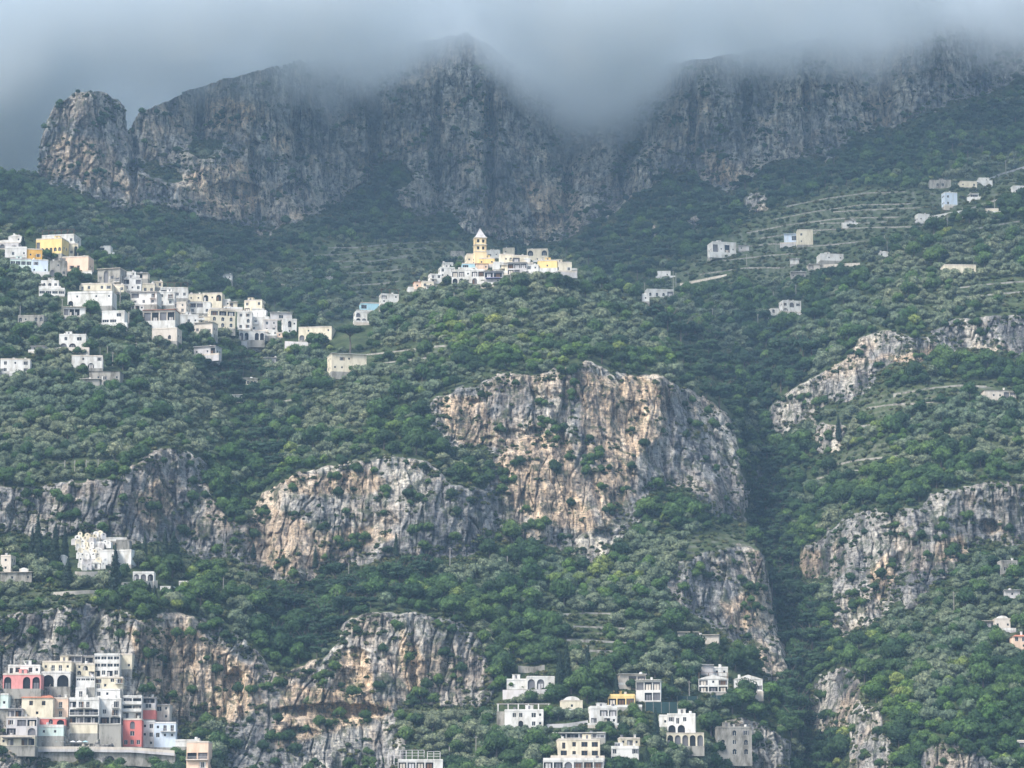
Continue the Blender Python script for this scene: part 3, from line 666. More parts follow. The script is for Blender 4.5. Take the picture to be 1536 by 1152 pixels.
# opening kinds: width share of its bay (or metres), height share of the floor, sill share, arched
OPN = {'w': (1.3, 1.6, .28, 0), 's': (.9, 1.0, .42, 0), 'W': (2.2, 1.7, .25, 0), 'd': (1.15, 2.15, .0, 0), 'b': (1.25, 2.15, .03, 0), 'a': (1.5, 2.0, .18, 1),
       'A': (.78, .86, .0, 1), 'L': (.88, .74, .08, 0), 'g': (.86, .45, .36, 0), 'B': (.88, .74, .08, 0)}
def facade(wall, root, Wd, z0, hs, pats, seed, frame='white', rail=None):
    """floors from the top pattern down; fills round every opening and hangs windows in them"""
    rr = random.Random(seed); nf = len(pats)
    for k, pat in enumerate(reversed(pats)):
        zb = z0+k*hs; zt = zb+hs; n = len(pat); bw = Wd/n
        bal = []
        for i, c in enumerate(pat):
            xa = -Wd/2+i*bw; xb = xa+bw
            if c in '-_': wall.box(xa, xb, 0, TH, zb, zt); continue
            w_, h_, s_, ar = OPN[c]
            if c in 'ALgB': w = bw*w_; h = hs*h_; sill = zb+hs*s_
            else: w = min(w_, bw*.72); h = min(h_, hs*.84); sill = zb+s_*hs*.9
            if sill+h > zt-.1: h = zt-.1-sill
            cx = (xa+xb)/2; l = cx-w/2; r = cx+w/2; top = sill+h
            wall.box(xa, l, 0, TH, zb, zt); wall.box(r, xb, 0, TH, zb, zt)
            if sill > zb+.02: wall.box(l, r, 0, TH, zb, sill)
            if ar:
                sp = top-min(w/2, h*.55); A_ = arc(cx, sp, w/2, top-sp)
                half = len(A_)//2
                wall.prism([(l, zt)]+A_[:half+1]+[(A_[half][0], zt)], 0, TH)
                wall.prism([(A_[half][0], zt)]+A_[half:]+[(r, zt)], 0, TH)
            else: wall.box(l, r, 0, TH, top, zt)
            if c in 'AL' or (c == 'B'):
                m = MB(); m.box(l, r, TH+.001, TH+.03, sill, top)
                # loggia, arch: thin sheet painted dark for shade, with a door in it
                back = m.build('arch_shade_sheet' if c == 'A' else 'loggia', 'painted_shade' if rr.random() < .55 else 'slate', root)
                if c == 'L' or rr.random() < .5:
                    q = MB(); q.box(cx-.9, cx-.1, TH-.12, TH-.03, sill, sill+min(h*.8, 2.1)); q.box(cx+.1, cx+.9, TH-.12, TH-.03, sill, sill+min(h*.8, 2.1)) if w > 2.6 else None
                    q.build('door', rr.choice(['slate', 'wood', 'grey', 'slate', 'beige']), back)
                if c == 'B': bal.append((l, r, zb))
            else:
                fr = MB(); f = .07
                fr.box(l, l+f, .12, .2, sill, top if not ar else sp); fr.box(r-f, r, .12, .2, sill, top if not ar else sp)
                fr.box(l+f, r-f, .12, .2, sill, sill+f)
                if not ar: fr.box(l+f, r-f, .12, .2, top-f, top)
                nm = max(1, int(w/1.1)) if c == 'g' else (1 if w > 1 else 0)
                for q in range(nm):
                    xm = l+w*(q+1)/(nm+1); fr.box(xm-.045, xm+.045, .12, .2, sill+f, (top-f) if not ar else sp)
                fo = fr.build('door' if c in 'db' else 'window', frame, root)
                pn = MB()
                if ar: pn.prism([(l, sill)]+arc(cx, sp, w/2, top-sp)+[(r, sill)], .22, .26)
                else: pn.box(l, r, .22, .26, sill, top)
                pn.build('pane', M_GLASS, fo)
                if c in 'wb' and rr.random() < .35 and bw > 2.4:
                    for sd_ in (-1, 1):
                        sh = MB(); x = (l-.5 if sd_ < 0 else r); sh.box(x, x+.5, -.06, -.003, sill, top); sh.build('shutter', rr.choice(['slate', 'grey', 'wood', 'white']), fo)
                if c == 'b': bal.append((cx-1.1 if bw > 3 else xa, cx+1.1 if bw > 3 else xb, zb))
        if bal:
            # neighbouring balconies run together
            bal.sort(); runs = [list(bal[0])]
            for l, r, z in bal[1:]:
                if l-runs[-1][1] < 1.6: runs[-1][1] = r
                else: runs.append([l, r, z])
            for l, r, z in runs:
                s = MB(); s.box(l-.2, r+.2, -1.25, -.003, z-.18, z-.02); so_ = s.build('balcony', 'white', root)
                q = MB()
                if rail == 'solid': q.box(l-.2, r+.2, -1.25, -1.13, z-.019, z+.95)
                else:
                    q.box(l-.2, r+.2, -1.25, -1.19, z+.9, z+.97); q.box(l-.2, r+.2, -1.25, -1.2, z+.1, z+.14)
                    x = l-.18
                    while x < r+.2: q.box(x, x+.05, -1.24, -1.2, z-.019, z+.9); x += .45
                q.build('railing', 'white' if rail == 'solid' else rr.choice(['iron', 'white', 'grey']), so_)

def place(u0, u1, v0, v1, out_=.6, lim=14):
    us = np.linspace(u0+.1*(u1-u0), u1-.1*(u1-u0), 6); 
    tb = np.median([float(tfield(Yf, u, v1)) for u in us])
    tm = min(float(tfield(Yf, u, v)) for u in us for v in np.linspace(v0, v1, 5))
    t = max(min(tm, tb), tb-lim)-out_
    a, e = ray((u0+u1)/2, v1)
    return a*t, t, CZ+e*t, t/F
def g_is(g): return g in (LV, CV, RV, MV)
def house(u0, u1, v0, v1, pats, col, label, **o):
    v1 = min(v1, 1175)
    hid = o.get('cut', 0)                       # picture height carried on below the frame
    x, y, z, k = place(u0, u1, v0, v1); CLEAR.append((u0, u1, v0, v1-o.get('veil', 0)))
    rr = random.Random(label); yaw = math.radians(o.get('yaw', rr.uniform(-8, 8)))
    Wd = (u1-u0)*k/max(.75, math.cos(yaw)*(1.0 if abs(yaw) < .2 else 1.12)); H = (v1-v0)*k; Dp = o.get('depth', max(6., min(11., Wd*.7)))
    name = o.get('name', 'house'); LAND.append((label, (u0+u1)/2, (v0+v1)/2)); root = empty(name, (x, y, z), yaw, label, o.get('cat', 'house'), o.get('group'))
    roof = o.get('roof', 'flat'); pats = pats.split('|'); nf = len(pats)
    par = {'flat': .55, 'wall': 1.0, 'rail': .25, 'tile': 0, 'gable': 0, 'dome': .3, 'shed': .1}[roof]
    if roof == 'tile': rh = min(H*.16, 1.8)
    elif roof == 'gable': rh = min(H*.25, 2.6)
    else: rh = 0
    if H-par-rh < nf*1.7: par = min(par, .25)
    Hw = H-rh-par
    wall = MB(); hs = Hw/nf
    facade(wall, root, Wd, 0, hs, pats, label, o.get('frame', 'white'), o.get('rail'))
    wall.box(-Wd/2, Wd/2, TH+.035, Dp, 0, Hw)
    wall.box(-Wd/2, -Wd/2+.02, TH, TH+.035, 0, Hw); wall.box(Wd/2-.02, Wd/2, TH, TH+.035, 0, Hw)
    wall.build('wall', col, root)
    fb = MB(); fb.box(-Wd/2-.1, Wd/2+.1, -.12, Dp-.1, -3.6, -.003); fb.build('footing', o.get('base', 'stone'), root)
    r = MB()
    if roof in ('flat', 'wall', 'rail', 'dome'):
        r.box(-Wd/2-.12, Wd/2+.12, -.14, Dp+.1, Hw+.002, Hw+.14); t_ = .2
        r.box(-Wd/2, Wd/2, -.02, t_, Hw+.142, Hw+par); r.box(-Wd/2, -Wd/2+t_, t_+.002, Dp, Hw+.142, Hw+par); r.box(Wd/2-t_, Wd/2, t_+.002, Dp, Hw+.142, Hw+par); r.box(-Wd/2+t_, Wd/2-t_, Dp-t_, Dp, Hw+.142, Hw+par)
        ro = r.build('roof', o.get('rcol', 'white' if col in ('white', 'blue', 'mint') else 'beige' if col != 'stone' else 'stone'), root)
        if roof == 'dome':
            q = MB(); n = 10
            q.prism([(-Wd*.38, Hw+.145)]+arc(0, Hw+.145, Wd*.38, min(1.6, Wd*.2))+[(Wd*.38, Hw+.145)], .6, Dp-.6); q.build('vault', 'white', ro)
    elif roof == 'shed':
        r.prism([(-Wd/2-.3, Hw+.002), (Wd/2+.3, Hw+.002), (Wd/2+.3, Hw+.16), (-Wd/2-.3, Hw+.16)], -.8, Dp); ro = r.build('roof', o.get('rcol', 'grey'), root)
    elif roof == 'tile':
        v = [(-Wd/2-.35, -.4, Hw), (Wd/2+.35, -.4, Hw), (Wd/2+.35, Dp+.3, Hw), (-Wd/2-.35, Dp+.3, Hw), (-Wd/2+1.6, Dp/2, Hw+rh), (Wd/2-1.6, Dp/2, Hw+rh)]
        r.v = v; r.f = [(0, 1, 5, 4), (1, 2, 5), (2, 3, 4, 5), (3, 0, 4), (3, 2, 1, 0)]; ro = r.build('roof', o.get('rcol', 'tile'), root)
    else:
        r.prism([(-Wd/2-.3, Hw), (Wd/2+.3, Hw), (0, Hw+rh)], -.2, Dp); ro = r.build('roof', o.get('rcol', 'grey'), root)
    if o.get('chim', rr.random() < .4) and Wd > 5:
        q = MB(); cx = rr.uniform(-Wd*.35, Wd*.35); q.box(cx-.35, cx+.35, Dp*.5, Dp*.5+.7, Hw+.145, Hw+par+rh+1.1); q.box(cx-.45, cx+.45, Dp*.5-.1, Dp*.5+.8, Hw+par+rh+1.102, Hw+par+rh+1.25)
        q.build('chimney', 'white', ro)
    # side openings on the turned wall
    if abs(yaw) > .14:
        sgn = 1 if yaw > 0 else -1          # positive yaw turns the left wall towards the viewer
        for kf in range(nf):
            for yy_ in (Dp*.3, Dp*.65):
                zc = kf*hs+hs*.35; q = MB(); X0 = -sgn*Wd/2
                a_, b_ = sorted((X0-sgn*.003, X0-sgn*.07))
                q.box(a_, b_, yy_-.55, yy_+.55, zc, zc+min(1.3, hs*.5)); wn = q.build('window', 'white', root)
                q = MB(); a_, b_ = sorted((X0-sgn*.072, X0-sgn*.085)); q.box(a_, b_, yy_-.45, yy_+.45, zc+.1, zc+min(1.2, hs*.45)); q.build('pane', M_GLASS, wn)
    if o.get('chim', True) and Wd > 4 and o.get('cat', 'house') == 'house':
        if rr.random() < .45:
            q = MB(); cx = rr.uniform(-Wd*.4, Wd*.4); V2, F2 = tube([(cx, Dp*.4, Hw+.1), (cx, Dp*.4, Hw+par+rh*.6+1.0)], [.55, .55], 10); q.add((V2, F2)); q.build('water_tank', rr.choice(['white', 'grey', 'slate']), ro)
        if rr.random() < .5:
            q = MB(); cx = rr.uniform(-Wd*.4, Wd*.4); zt = Hw+par+rh+rr.uniform(1.6, 2.6); q.box(cx-.05, cx+.05, Dp*.3, Dp*.3+.1, Hw+.1, zt); q.box(cx-.5, cx+.5, Dp*.3, Dp*.3+.05, zt-.3, zt-.24); q.box(cx-.35, cx+.35, Dp*.3, Dp*.3+.05, zt-.7, zt-.64); q.build('antenna', 'iron', ro)
        if rr.random() < .3 and roof in ('flat', 'wall', 'rail') and Wd > 7:
            q = MB(); cx = rr.uniform(-Wd*.25, Wd*.25); q.box(cx-1.4, cx+1.4, Dp*.45, Dp*.45+2.6, Hw+.145, Hw+2.3); q.box(cx-1.55, cx+1.55, Dp*.45-.15, Dp*.45+2.7, Hw+2.302, Hw+2.42); q.build('stair_hut', col, ro)
            q = MB(); q.box(cx-.4, cx+.4, Dp*.45-.03, Dp*.45-.003, Hw+.3, Hw+2.1); q.build('door', 'slate', ro)
    if g_is(o.get('group')) and rr.random() < .5 and col != 'stone':
        x0 = -Wd/2-rr.uniform(0, 3); x1 = Wd/2+rr.uniform(0, 3); dd = rr.uniform(1.6, 3)
        q = MB(); q.box(x0, x1, -dd, -.004, -3.2, -.35); te_ = q.build('terrace', rr.choice(['white', 'stone', 'beige', 'grey']), root)
        q = MB(); q.box(x0, x1, -dd, -dd+.18, -.348, .5); q.box(x0, x0+.18, -dd+.182, -.004, -.348, .5); q.box(x1-.18, x1, -dd+.182, -.004, -.348, .5); q.build('parapet', rr.choice(['white', 'beige', 'white']), te_)
        if rr.random() < .3: q = MB(); q.add(tube([(x0+1.2, -1.1, -.3), (x0+1.2, -1.1, 1.9)], [.05, .05], 6)); q.add(tube([(x0+1.2, -1.1, 1.75), (x0+1.2, -1.1, 2.2)], [1.3, .05], 8)); q.build('sunshade', rr.choice(['white', 'cream']), te_)
    if o.get('perg'):
        q = MB(); n = max(3, int(Wd/2.6)); zt = Hw+par+2.2
        for i in range(n): xx = -Wd/2+.2+(Wd-.4)*i/(n-1); q.box(xx-.12, xx+.12, .3, .54, Hw+.15, zt); q.box(xx-.06, xx+.06, .2, 4, zt+.002, zt+.12)
        q.box(-Wd/2, Wd/2, .34, .48, zt+.122, zt+.24); q.build('pergola', o.get('pcol', 'wood'), root)
    if o.get('awn'):
        q = MB(); q.prism([(-Wd*.42, hs*.85), (Wd*.42, hs*.85), (Wd*.42, hs*.9), (-Wd*.42, hs*.9)], -2.0, -.003); q.build('awning', o['awn'], root)
    return root
LV = 'houses of the left ridge village'; CV = 'houses of the hilltop village'; RV = 'farmhouses on the right slope'; BV = 'clifftop houses at the bottom left'; MV = 'villas at the bottom of the valley'
HS = []
def h(s, col, label, g, **o): 
    q = s.split(); house(*[float(i) for i in q[:4]], q[4], col, label, group=g, **o)
# --- left ridge village
h("50 96 356 381 Laaaaa", 'yellow', 'long yellow house with a row of arched windows at the top left', LV, yaw=-14)
h("58 115 351 366 w-ww-w", 'white', 'long white top floor behind the long yellow house', LV, perg=1, yaw=-12)
h("97 117 364 385 AwA", 'cream', 'cream house with two loggia arches at the right end of the yellow house', LV)
h("40 63 372 389 sw", 'orange', 'small bright orange cube house with two windows', LV, yaw=10)
h("47 72 388 410 w-|s-s", 'blue', 'pale blue-white house right under the orange cube house', LV, yaw=8)
h("92 133 383 409 www-", 'peach', 'large peach house with three tall windows and a long flat roof', LV, frame='wood', yaw=-10)
h("74 100 390 414 -s-|A-w", 'stone', 'old stone house with an arched door left of the large peach house', LV, yaw=5)
h("7 40 369 386 -w-s", 'white', 'low white house left of the orange cube house', LV, roof='wall')
h("15 47 387 402 gggg", 'mint', 'low white house with a long glazed veranda', LV, rcol='grey')
h("12 33 351 364 -s", 'white', 'white gabled house at the very top left of the ridge', LV, roof='gable', rcol='white')
h("-12 28 363 376 AA-w", 'grey', 'grey arched house cut by the left edge, above the veranda house', LV, roof='dome')
h("143 183 402 424 wAwb", 'stone', 'grey stone house with an arched doorway below the ridge line', LV, yaw=-16, roof='shed', rcol='beige')
h("148 166 368 381 L-", 'white', 'tiny white roofed terrace on the dark slope right of the yellow house', LV, roof='rail')
h("61 88 420 432 aaw", 'white', 'white upper house with arched windows, over the glazed row', LV)
h("58 97 431 444 gggg", 'white', 'white lower house with a glazed row of windows', LV, roof='wall')
h("118 168 424 436 dw-ww", 'cream', 'set back upper floor of cream plaster over the big white villa', LV, yaw=-4)
h("100 169 436 459 -s--s-s|A---w--", 'white', 'big white villa with a flat terrace and one arched doorway', LV, yaw=-5, roof='wall')
h("95 128 460 476 LLL-", 'white', 'white roofed porch house below the big white villa', LV, roof='shed', rcol='beige')
h("26 66 472 484 as-aa", 'stone', 'long low stone cottage with small arched windows, far left', LV)
h("152 187 465 487 -W|gg-", 'white', 'white house with a glazed front below the utility pole', LV, rcol='white')
h("185 212 416 436 L-L|wsw", 'white', 'white double terrace house, first of the ridge row', LV, roof='rail')
h("195 236 437 457 L-b|bww", 'white', 'white terraced house with a grey awning, second in the ridge row', LV, roof='shed', yaw=-8)
h("213 232 424 440 ww", 'cream', 'narrow cream house high in the ridge row', LV)
h("214 263 464 484 LLLL", 'beige', 'wide low house under a brown tiled terrace roof', LV, roof='shed', rcol='tile', yaw=-8)
h("236 262 436 458 wb|bw", 'white', 'white two storey house with balconies in the middle of the ridge row', LV)
h("240 282 430 447 L-ww", 'white', 'long white house at the top of the ridge row', LV, perg=1)
h("255 281 452 470 bs|ww", 'beige', 'beige house stepping down the middle of the ridge row', LV, yaw=-14)
h("227 266 491 512 -w-a-", 'beige', 'long beige farmhouse alone under the ridge row', LV, yaw=-10, frame='wood')
h("281 303 440 452 ss", 'cream', 'low cream annex left of the house with two arches', LV)
h("303 333 438 463 AsA|---", 'cream', 'cream house with two big arched windows on its upper floor', LV, yaw=-6)
h("283 316 452 470 LL-|w-w", 'white', 'white stepped house below the cream arched house', LV, roof='rail')
h("313 355 461 492 LLL|aaa|aaa", 'cream', 'large cream three storey house with rows of arched windows', LV, yaw=14, roof='wall')
h("364 395 449 469 w-w|L--", 'cream', 'cream block house standing highest right of the three storey house', LV, yaw=-12)
h("355 378 466 494 ww|-a|ww", 'white', 'tall white house joined to the right of the three storey house', LV)
h("376 404 474 497 bw|b-b", 'white', 'white house with long balconies above the retaining wall', LV, rail='solid')
h("395 416 478 498 ws|sw", 'grey', 'grey-white house on the right of the long balconies', LV)
h("405 438 468 480 -W-", 'grey', 'grey house under a wide flat roof behind the white tower house', LV, roof='shed', rcol='white')
h("424 445 477 502 -As|-ss", 'white', 'white tower-like house with one large arched window', LV, yaw=10)
h("447 498 489 510 -s--s|AA--_", 'cream', 'long pale yellow building at the right end of the ridge village', LV, yaw=-8)
h("414 424 498 506 s", 'peach', 'tiny peach hut under the white tower-like house', LV)
h("358 397 496 510 AA-AA", 'white', 'white arcade house at the foot of the ridge village', LV, roof='rail')
h("268 298 471 487 -ws", 'white', 'low white house at the lower edge of the ridge village', LV)
h("289 321 483 501 w-b", 'beige', 'beige cottage with a porch at the lower edge of the ridge village', LV, roof='shed', rcol='beige', yaw=-18)
h("288 326 519 534 s-sL", 'grey', 'half hidden grey cottage in the trees under the ridge village', LV, roof='shed', yaw=-18)
h("88 129 500 524 wW|AA-", 'white', 'white two storey house with two arched porches among olive trees', LV, rail='iron')
h("0 45 537 560 wsw|w-w", 'white', 'white two storey house at the left edge among olive trees', LV, rcol='beige')
h("107 154 532 552 -s-w|-AA-", 'white', 'long white farmhouse with arched terrace under the ridge village', LV, rcol='beige')
h("133 180 553 574 -sw-s", 'stone', 'ruined looking stone farmhouse with a low roof, left slope', LV, roof='tile', rcol='stone')
h("46 68 519 527 ss", 'grey', 'tiny low shed among the olive trees left of the two-arch house', LV, roof='shed')
h("120 150 568 580 -s-", 'stone', 'small stone barn in front of the ruined looking farmhouse', LV, roof='shed', rcol='beige')
h("364 386 567 579 wwww", 'cream', 'tiny cream cottage with four dark windows in the valley trees', LV, roof='shed', rcol='white')
h("346 363 592 601 s-s", 'white', 'tiny white hut with a flat roof in the valley trees', LV, roof='shed', rcol='white')
h("396 419 536 546 s-s", 'grey', 'small grey hut under a flat roof below the retaining wall', LV, roof='shed')
h("494 553 530 558 -ws--|ss---", 'cream', 'cream villa with a flat roof below the umbrella pine', LV, yaw=14, roof='shed', rcol='white', veil=6)
h("334 348 411 420 ss", 'white', 'small white hut alone on the dark slope behind the ridge', LV, roof='shed')
h("484 499 415 424 s-", 'white', 'small white shelter alone on the terraced valley slope', LV, roof='shed')

h("188 204 407 415 -s", 'white', 'small white roof room at the back of the ridge row start', LV)
h("206 222 409 418 L-", 'beige', 'beige terrace hut behind the first ridge houses', LV, roof='shed')
h("228 244 421 431 sw", 'cream', 'cream hut behind the ridge row, near its middle', LV)
h("262 276 444 453 w-", 'white', 'white annex right of the long house at the top of the ridge row', LV)
h("268 284 450 460 L", 'grey', 'grey lean-to between the ridge row and the two arches', LV, roof='shed')
h("244 258 468 480 -w|b-", 'white', 'narrow white house under the wide brown tiled terrace', LV)
h("262 272 466 476 s", 'cream', 'tiny cream room above the low white house', LV)
h("298 314 474 486 b-|sw", 'cream', 'cream steps house left of the three storey house foot', LV, rail='solid')
h("331 345 448 461 -s", 'white', 'white terrace room behind the two arched windows house', LV)
h("344 356 452 463 L-", 'cream', 'cream porch above the three storey house', LV, roof='shed')
h("196 216 456 466 wLs", 'white', 'white low row under the first double terrace house', LV, roof='rail')
h("168 186 426 438 s-w", 'cream', 'cream house between the big villa and the ridge row', LV)
h("236 254 446 456 LL", 'white', 'small white loggia wedged in the middle ridge row', LV)
h("402 416 494 504 -s", 'white', 'white low hut at the foot of the grey-white house', LV)
h("378 396 462 473 s-L", 'white', 'white upper terrace room behind the long balconies', LV)
h("640 655 428 436 L-", 'white', 'white porch under the small cream hilltop house', CV, roof='shed')
h("664 680 393 402 -s", 'white', 'white room behind the stepped hilltop house', CV)
h("740 756 392 404 -w", 'white', 'white house front under the yellow hilltop house', CV)
h("752 766 397 409 b-", 'cream', 'cream porch left of the long hilltop veranda', CV, roof='shed')
h("780 796 387 396 -s-", 'white', 'white low house under the tall arched hilltop house', CV)
h("754 772 371 382 s-", 'cream', 'cream block on the hilltop skyline behind the middle', CV)
h("852 866 402 411 L", 'white', 'small white terrace room at the far right foot of the hilltop', CV)
h("1108 1124 368 376 s-", 'grey', 'grey shed right of the long white farmhouse', RV, roof='shed')
h("1268 1284 330 336 -s", 'white', 'tiny white hut between the uppermost terraces', RV, roof='shed')
h("1212 1230 396 404 L-", 'beige', 'beige open store left of the brown earth wall', RV, roof='shed')
h("1478 1498 312 320 s-", 'cream', 'cream hut under the upper right road', RV)
# --- hilltop village
h("700 729 380 396 ss-s", 'cream', 'cream church nave at the foot of the bell tower', CV, name='church', cat='church', yaw=10)
h("718 742 386 398 s-s", 'yellow', 'small yellow house right of the bell tower', CV)
h("729 750 374 387 ws", 'white', 'white house just behind the right side of the bell tower', CV)
h("748 770 380 394 -sw", 'cream', 'cream house between the small yellow house and the hilltop middle', CV)
h("768 793 382 396 L-", 'cream', 'pale cream house with a terrace in the middle of the hilltop', CV)
h("790 822 372 393 A-A|-s-", 'cream', 'tall cream house with two arched windows, highest on the right of the hilltop', CV, yaw=-5)
h("806 836 389 405 -s-", 'yellow', 'pale yellow house at the right of the hilltop', CV, yaw=-4)
h("832 858 392 409 w-w", 'cream', 'cream house at the far right end of the hilltop', CV)
h("761 790 393 412 LLL|LL-", 'grey', 'grey-white house with a long veranda in the hilltop centre', CV, roof='shed', perg=0)
h("788 808 396 413 ws|--", 'white', 'white house with grey windows next to the long veranda', CV)
h("677 727 403 426 LLsLL|AAsA-", 'white', 'big white villa with loggias and a row of arches, front of the hilltop', CV, yaw=-5)
h("693 714 394 404 g-", 'skyblue', 'pale sky blue house behind the big hilltop villa', CV)
h("714 732 393 405 --s", 'peach', 'low peach roofed house above the big hilltop villa', CV, roof='tile')
h("726 754 406 426 LL|-s", 'grey', 'grey house with a dark blue awning on the front of the hilltop', CV, roof='shed', awn='bluecanvas')
h("659 684 400 417 w-w|ss-", 'white', 'white stepped house left of the big hilltop villa', CV, yaw=12)
h("644 664 410 425 bw|w-", 'white', 'small white house with a balcony, lower left of the hilltop', CV, yaw=12)
h("632 652 421 432 ws", 'cream', 'small cream house low on the left of the hilltop', CV, yaw=12)
h("622 638 420 434 s-", 'peach', 'small peach house with a tiled roof at the left foot of the hilltop', CV, roof='tile', yaw=10)
h("612 626 430 438 -", 'white', 'tiny white shed at the lowest left of the hilltop', CV)
h("570 600 440 456 L-s|s--", 'white', 'white house with a dark terrace on the hill crest left of the village', CV, yaw=12, perg=1)
h("541 570 453 468 g--", 'skyblue', 'pale blue house on the crest left of the white terrace house', CV, yaw=10)
h("532 552 466 484 A-|AA", 'white', 'white arched house lowest on the left crest', CV, yaw=12)
h("676 697 376 387 ss-", 'stone', 'grey ruined block on the crest left of the bell tower', CV)
# --- right slope
h("970 1011 433 446 aaaL", 'white', 'white house with three arches on the ridge right of the hilltop', RV, yaw=8)
h("963 974 440 452 s", 'white', 'tiny white annex at the left end of the three-arch house', RV)
h("986 1006 406 416 -s", 'white', 'small white hut above the three-arch house', RV)
h("1066 1107 362 381 LsLs", 'white', 'long white farmhouse on terraces with small dark doors', RV, yaw=14)
h("1176 1198 350 366 -g", 'blue', 'pale blue roofed house on the right terraces', RV, roof='shed', rcol='blue')
h("1196 1220 343 367 w-|s-", 'cream', 'cream block house joined to the pale blue roofed house', RV)
h("1230 1266 380 391 -s-s", 'white', 'low bright white house on the right terraces', RV, yaw=8)
h("1185 1199 388 396 -", 'white', 'tiny white flat shed left of the low bright white house', RV, roof='shed')
h("1186 1209 407 418 s-w", 'stone', 'small stone house under the tiny flat shed', RV, roof='shed', rcol='white')
h("1155 1175 462 477 a-|-a", 'white', 'lower block of the white villa above the dark ravine', RV, yaw=12)
h("1172 1204 450 470 wAw|A--", 'white', 'upper block of the white villa above the dark ravine', RV, yaw=12)
h("1394 1427 269 281 -aa-", 'stone', 'low stone house with arched windows, highest on the right', RV)
h("1416 1438 287 309 w-|w-", 'blue', 'pale bluish two storey house on the upper right terraces', RV, yaw=14)
h("1440 1466 271 281 s-w", 'cream', 'cream house under the highest stone house', RV)
h("1468 1484 266 273 -s", 'white', 'tiny white house near the road on the upper right', RV)
h("1455 1468 290 298 g", 'white', 'tiny greenhouse-like white shed on the upper right', RV, roof='shed', rcol='white')
h("1519 1560 278 292 ssL-", 'white', 'white house cut by the right edge, upper slope', RV)
h("1376 1396 320 334 s-", 'white', 'white hut on the road bend of the upper right slope', RV, yaw=14)
h("1319 1334 376 385 s-", 'white', 'tiny white hut beside a pole on the right slope', RV, roof='gable', rcol='white')
h("1416 1465 396 410 -s-ws", 'cream', 'long cream farmhouse in the big olive slope', RV, yaw=4, frame='wood')
h("1476 1525 582 600 -ssLL", 'beige', 'beige farmhouse with a low tiled porch beside the grassy terraces', RV, roof='tile', rcol='beige')
h("1502 1527 840 861 ws", 'stone', 'small stone block house below the right grey cliff', RV, yaw=8)
h("1507 1530 885 897 -s-", 'grey', 'half hidden grey house near the right edge', RV, roof='shed')
h("1493 1516 927 945 s-s", 'beige', 'beige cottage with a pale rounded roof near the right edge', RV, roof='dome')
h("1474 1493 931 943 L", 'stone', 'open stone shed joined to the rounded roof cottage', RV, roof='shed', rcol='beige')
h("1520 1552 951 974 ww-|-s-", 'peach', 'peach house with a tiled roof cut by the right edge', RV, roof='tile')
h("1526 1556 1110 1124 LL", 'grey', 'grey house with dark openings cut by the right edge, bottom', RV)
# --- valley villas
h("790 832 1014 1034 AAs", 'white', 'bright white villa with two big arched windows behind a retaining wall', MV, yaw=2, roof='flat', veil=2)
h("760 790 1018 1034 --", 'white', 'low white wing with a curved gable, left of the two-arch villa', MV, veil=6)
h("757 815 1064 1092 -ww-Ws|--A-ws", 'white', 'white villa with small paired windows and an arched door', MV, yaw=-2)
h("886 926 1059 1087 -LL|L-Ls", 'white', 'white villa with wide terraces under the yellow topped house', MV, roof='wall')
h("912 952 1041 1060 LLL", 'yellow', 'house with a bright yellow top wall and a loggia', MV, roof='wall', rcol='yellow')
h("914 950 1061 1078 BB|", 'cream', 'cream middle floor under the bright yellow top wall', MV, rail='solid') if 0 else None
h("929 969 1011 1027 -LL", 'beige', 'beige house with a flat white roof above the columned villa', MV, roof='shed', rcol='white')
h("954 991 1020 1052 LLL|-LL", 'white', 'white two storey villa with columned loggias', MV, yaw=-6, roof='shed', rcol='white')
h("1048 1092 1012 1038 LsL|LLL", 'white', 'rambling white villa with pergola terraces', MV, perg=1, roof='gable', rcol='white')
h("1070 1092 1000 1014 ss", 'white', 'white upper room above the rambling villa', MV)
h("1052 1070 997 1012 -", 'grey', 'grey roofed turret room above the rambling villa', MV, roof='shed')
h("1101 1144 1012 1040 -www", 'white', 'white villa with tall narrow windows above the ravine', MV, roof='gable', rcol='white', yaw=-4)
h("989 1001 1072 1090 -s", 'white', 'narrow white annex left of the villa over arches', MV)
h("1001 1043 1070 1099 wdw-|AA-", 'white', 'white villa with two wide arches on its lower floor', MV, rail='iron')
h("1000 1056 1099 1119 AAAAA", 'cream', 'cream arcade of columns below the white arched villa', MV, roof='rail')
h("830 907 1099 1107 LLLL", 'grey', 'dark roof terrace storey on top of the large cream apartment house', MV, roof='shed', rcol='white')
h("838 900 1108 1136 dwWW|WbWW", 'cream', 'large cream apartment house with balconies, bottom centre', MV, roof='flat', rail='solid', frame='wood')
h("815 905 1137 1165 LLALLL|AAAAA", 'white', 'white terraced lower floors of the bottom apartment house', MV, roof='wall')
h("895 908 1098 1115 L", 'white', 'narrow white side room at the right of the dark roof terrace', MV)
h("917 958 1119 1143 w--w|LL--", 'white', 'white villa with square windows next to the cypress, bottom centre', MV, roof='wall')
h("930 960 1106 1119 sLs", 'cream', 'small roof room on the white villa beside the cypress', MV)
h("1076 1128 1090 1134 -aw|awa|-aa", 'stone', 'grey old arched house covered with ivy, above the ravine', MV, yaw=4, veil=26)
h("1017 1048 948 964 -ss", 'stone', 'small stone farmhouse above the villas', MV, roof='shed', rcol='beige')
h("1044 1078 952 966 s--", 'beige', 'beige flat roofed farmhouse joined to the small stone one', MV, roof='shed', rcol='beige')
h("842 874 1050 1066 -s-", 'cream', 'cream garden house with a low dome among trees', MV, roof='dome', veil=3)
h("597 664 1139 1168 LLLL-|----", 'white', 'long white house with a wavy parapet at the bottom edge', MV)
h("640 662 1160 1176 -", 'stone', 'stone garden store at the bottom edge', MV) if 0 else None
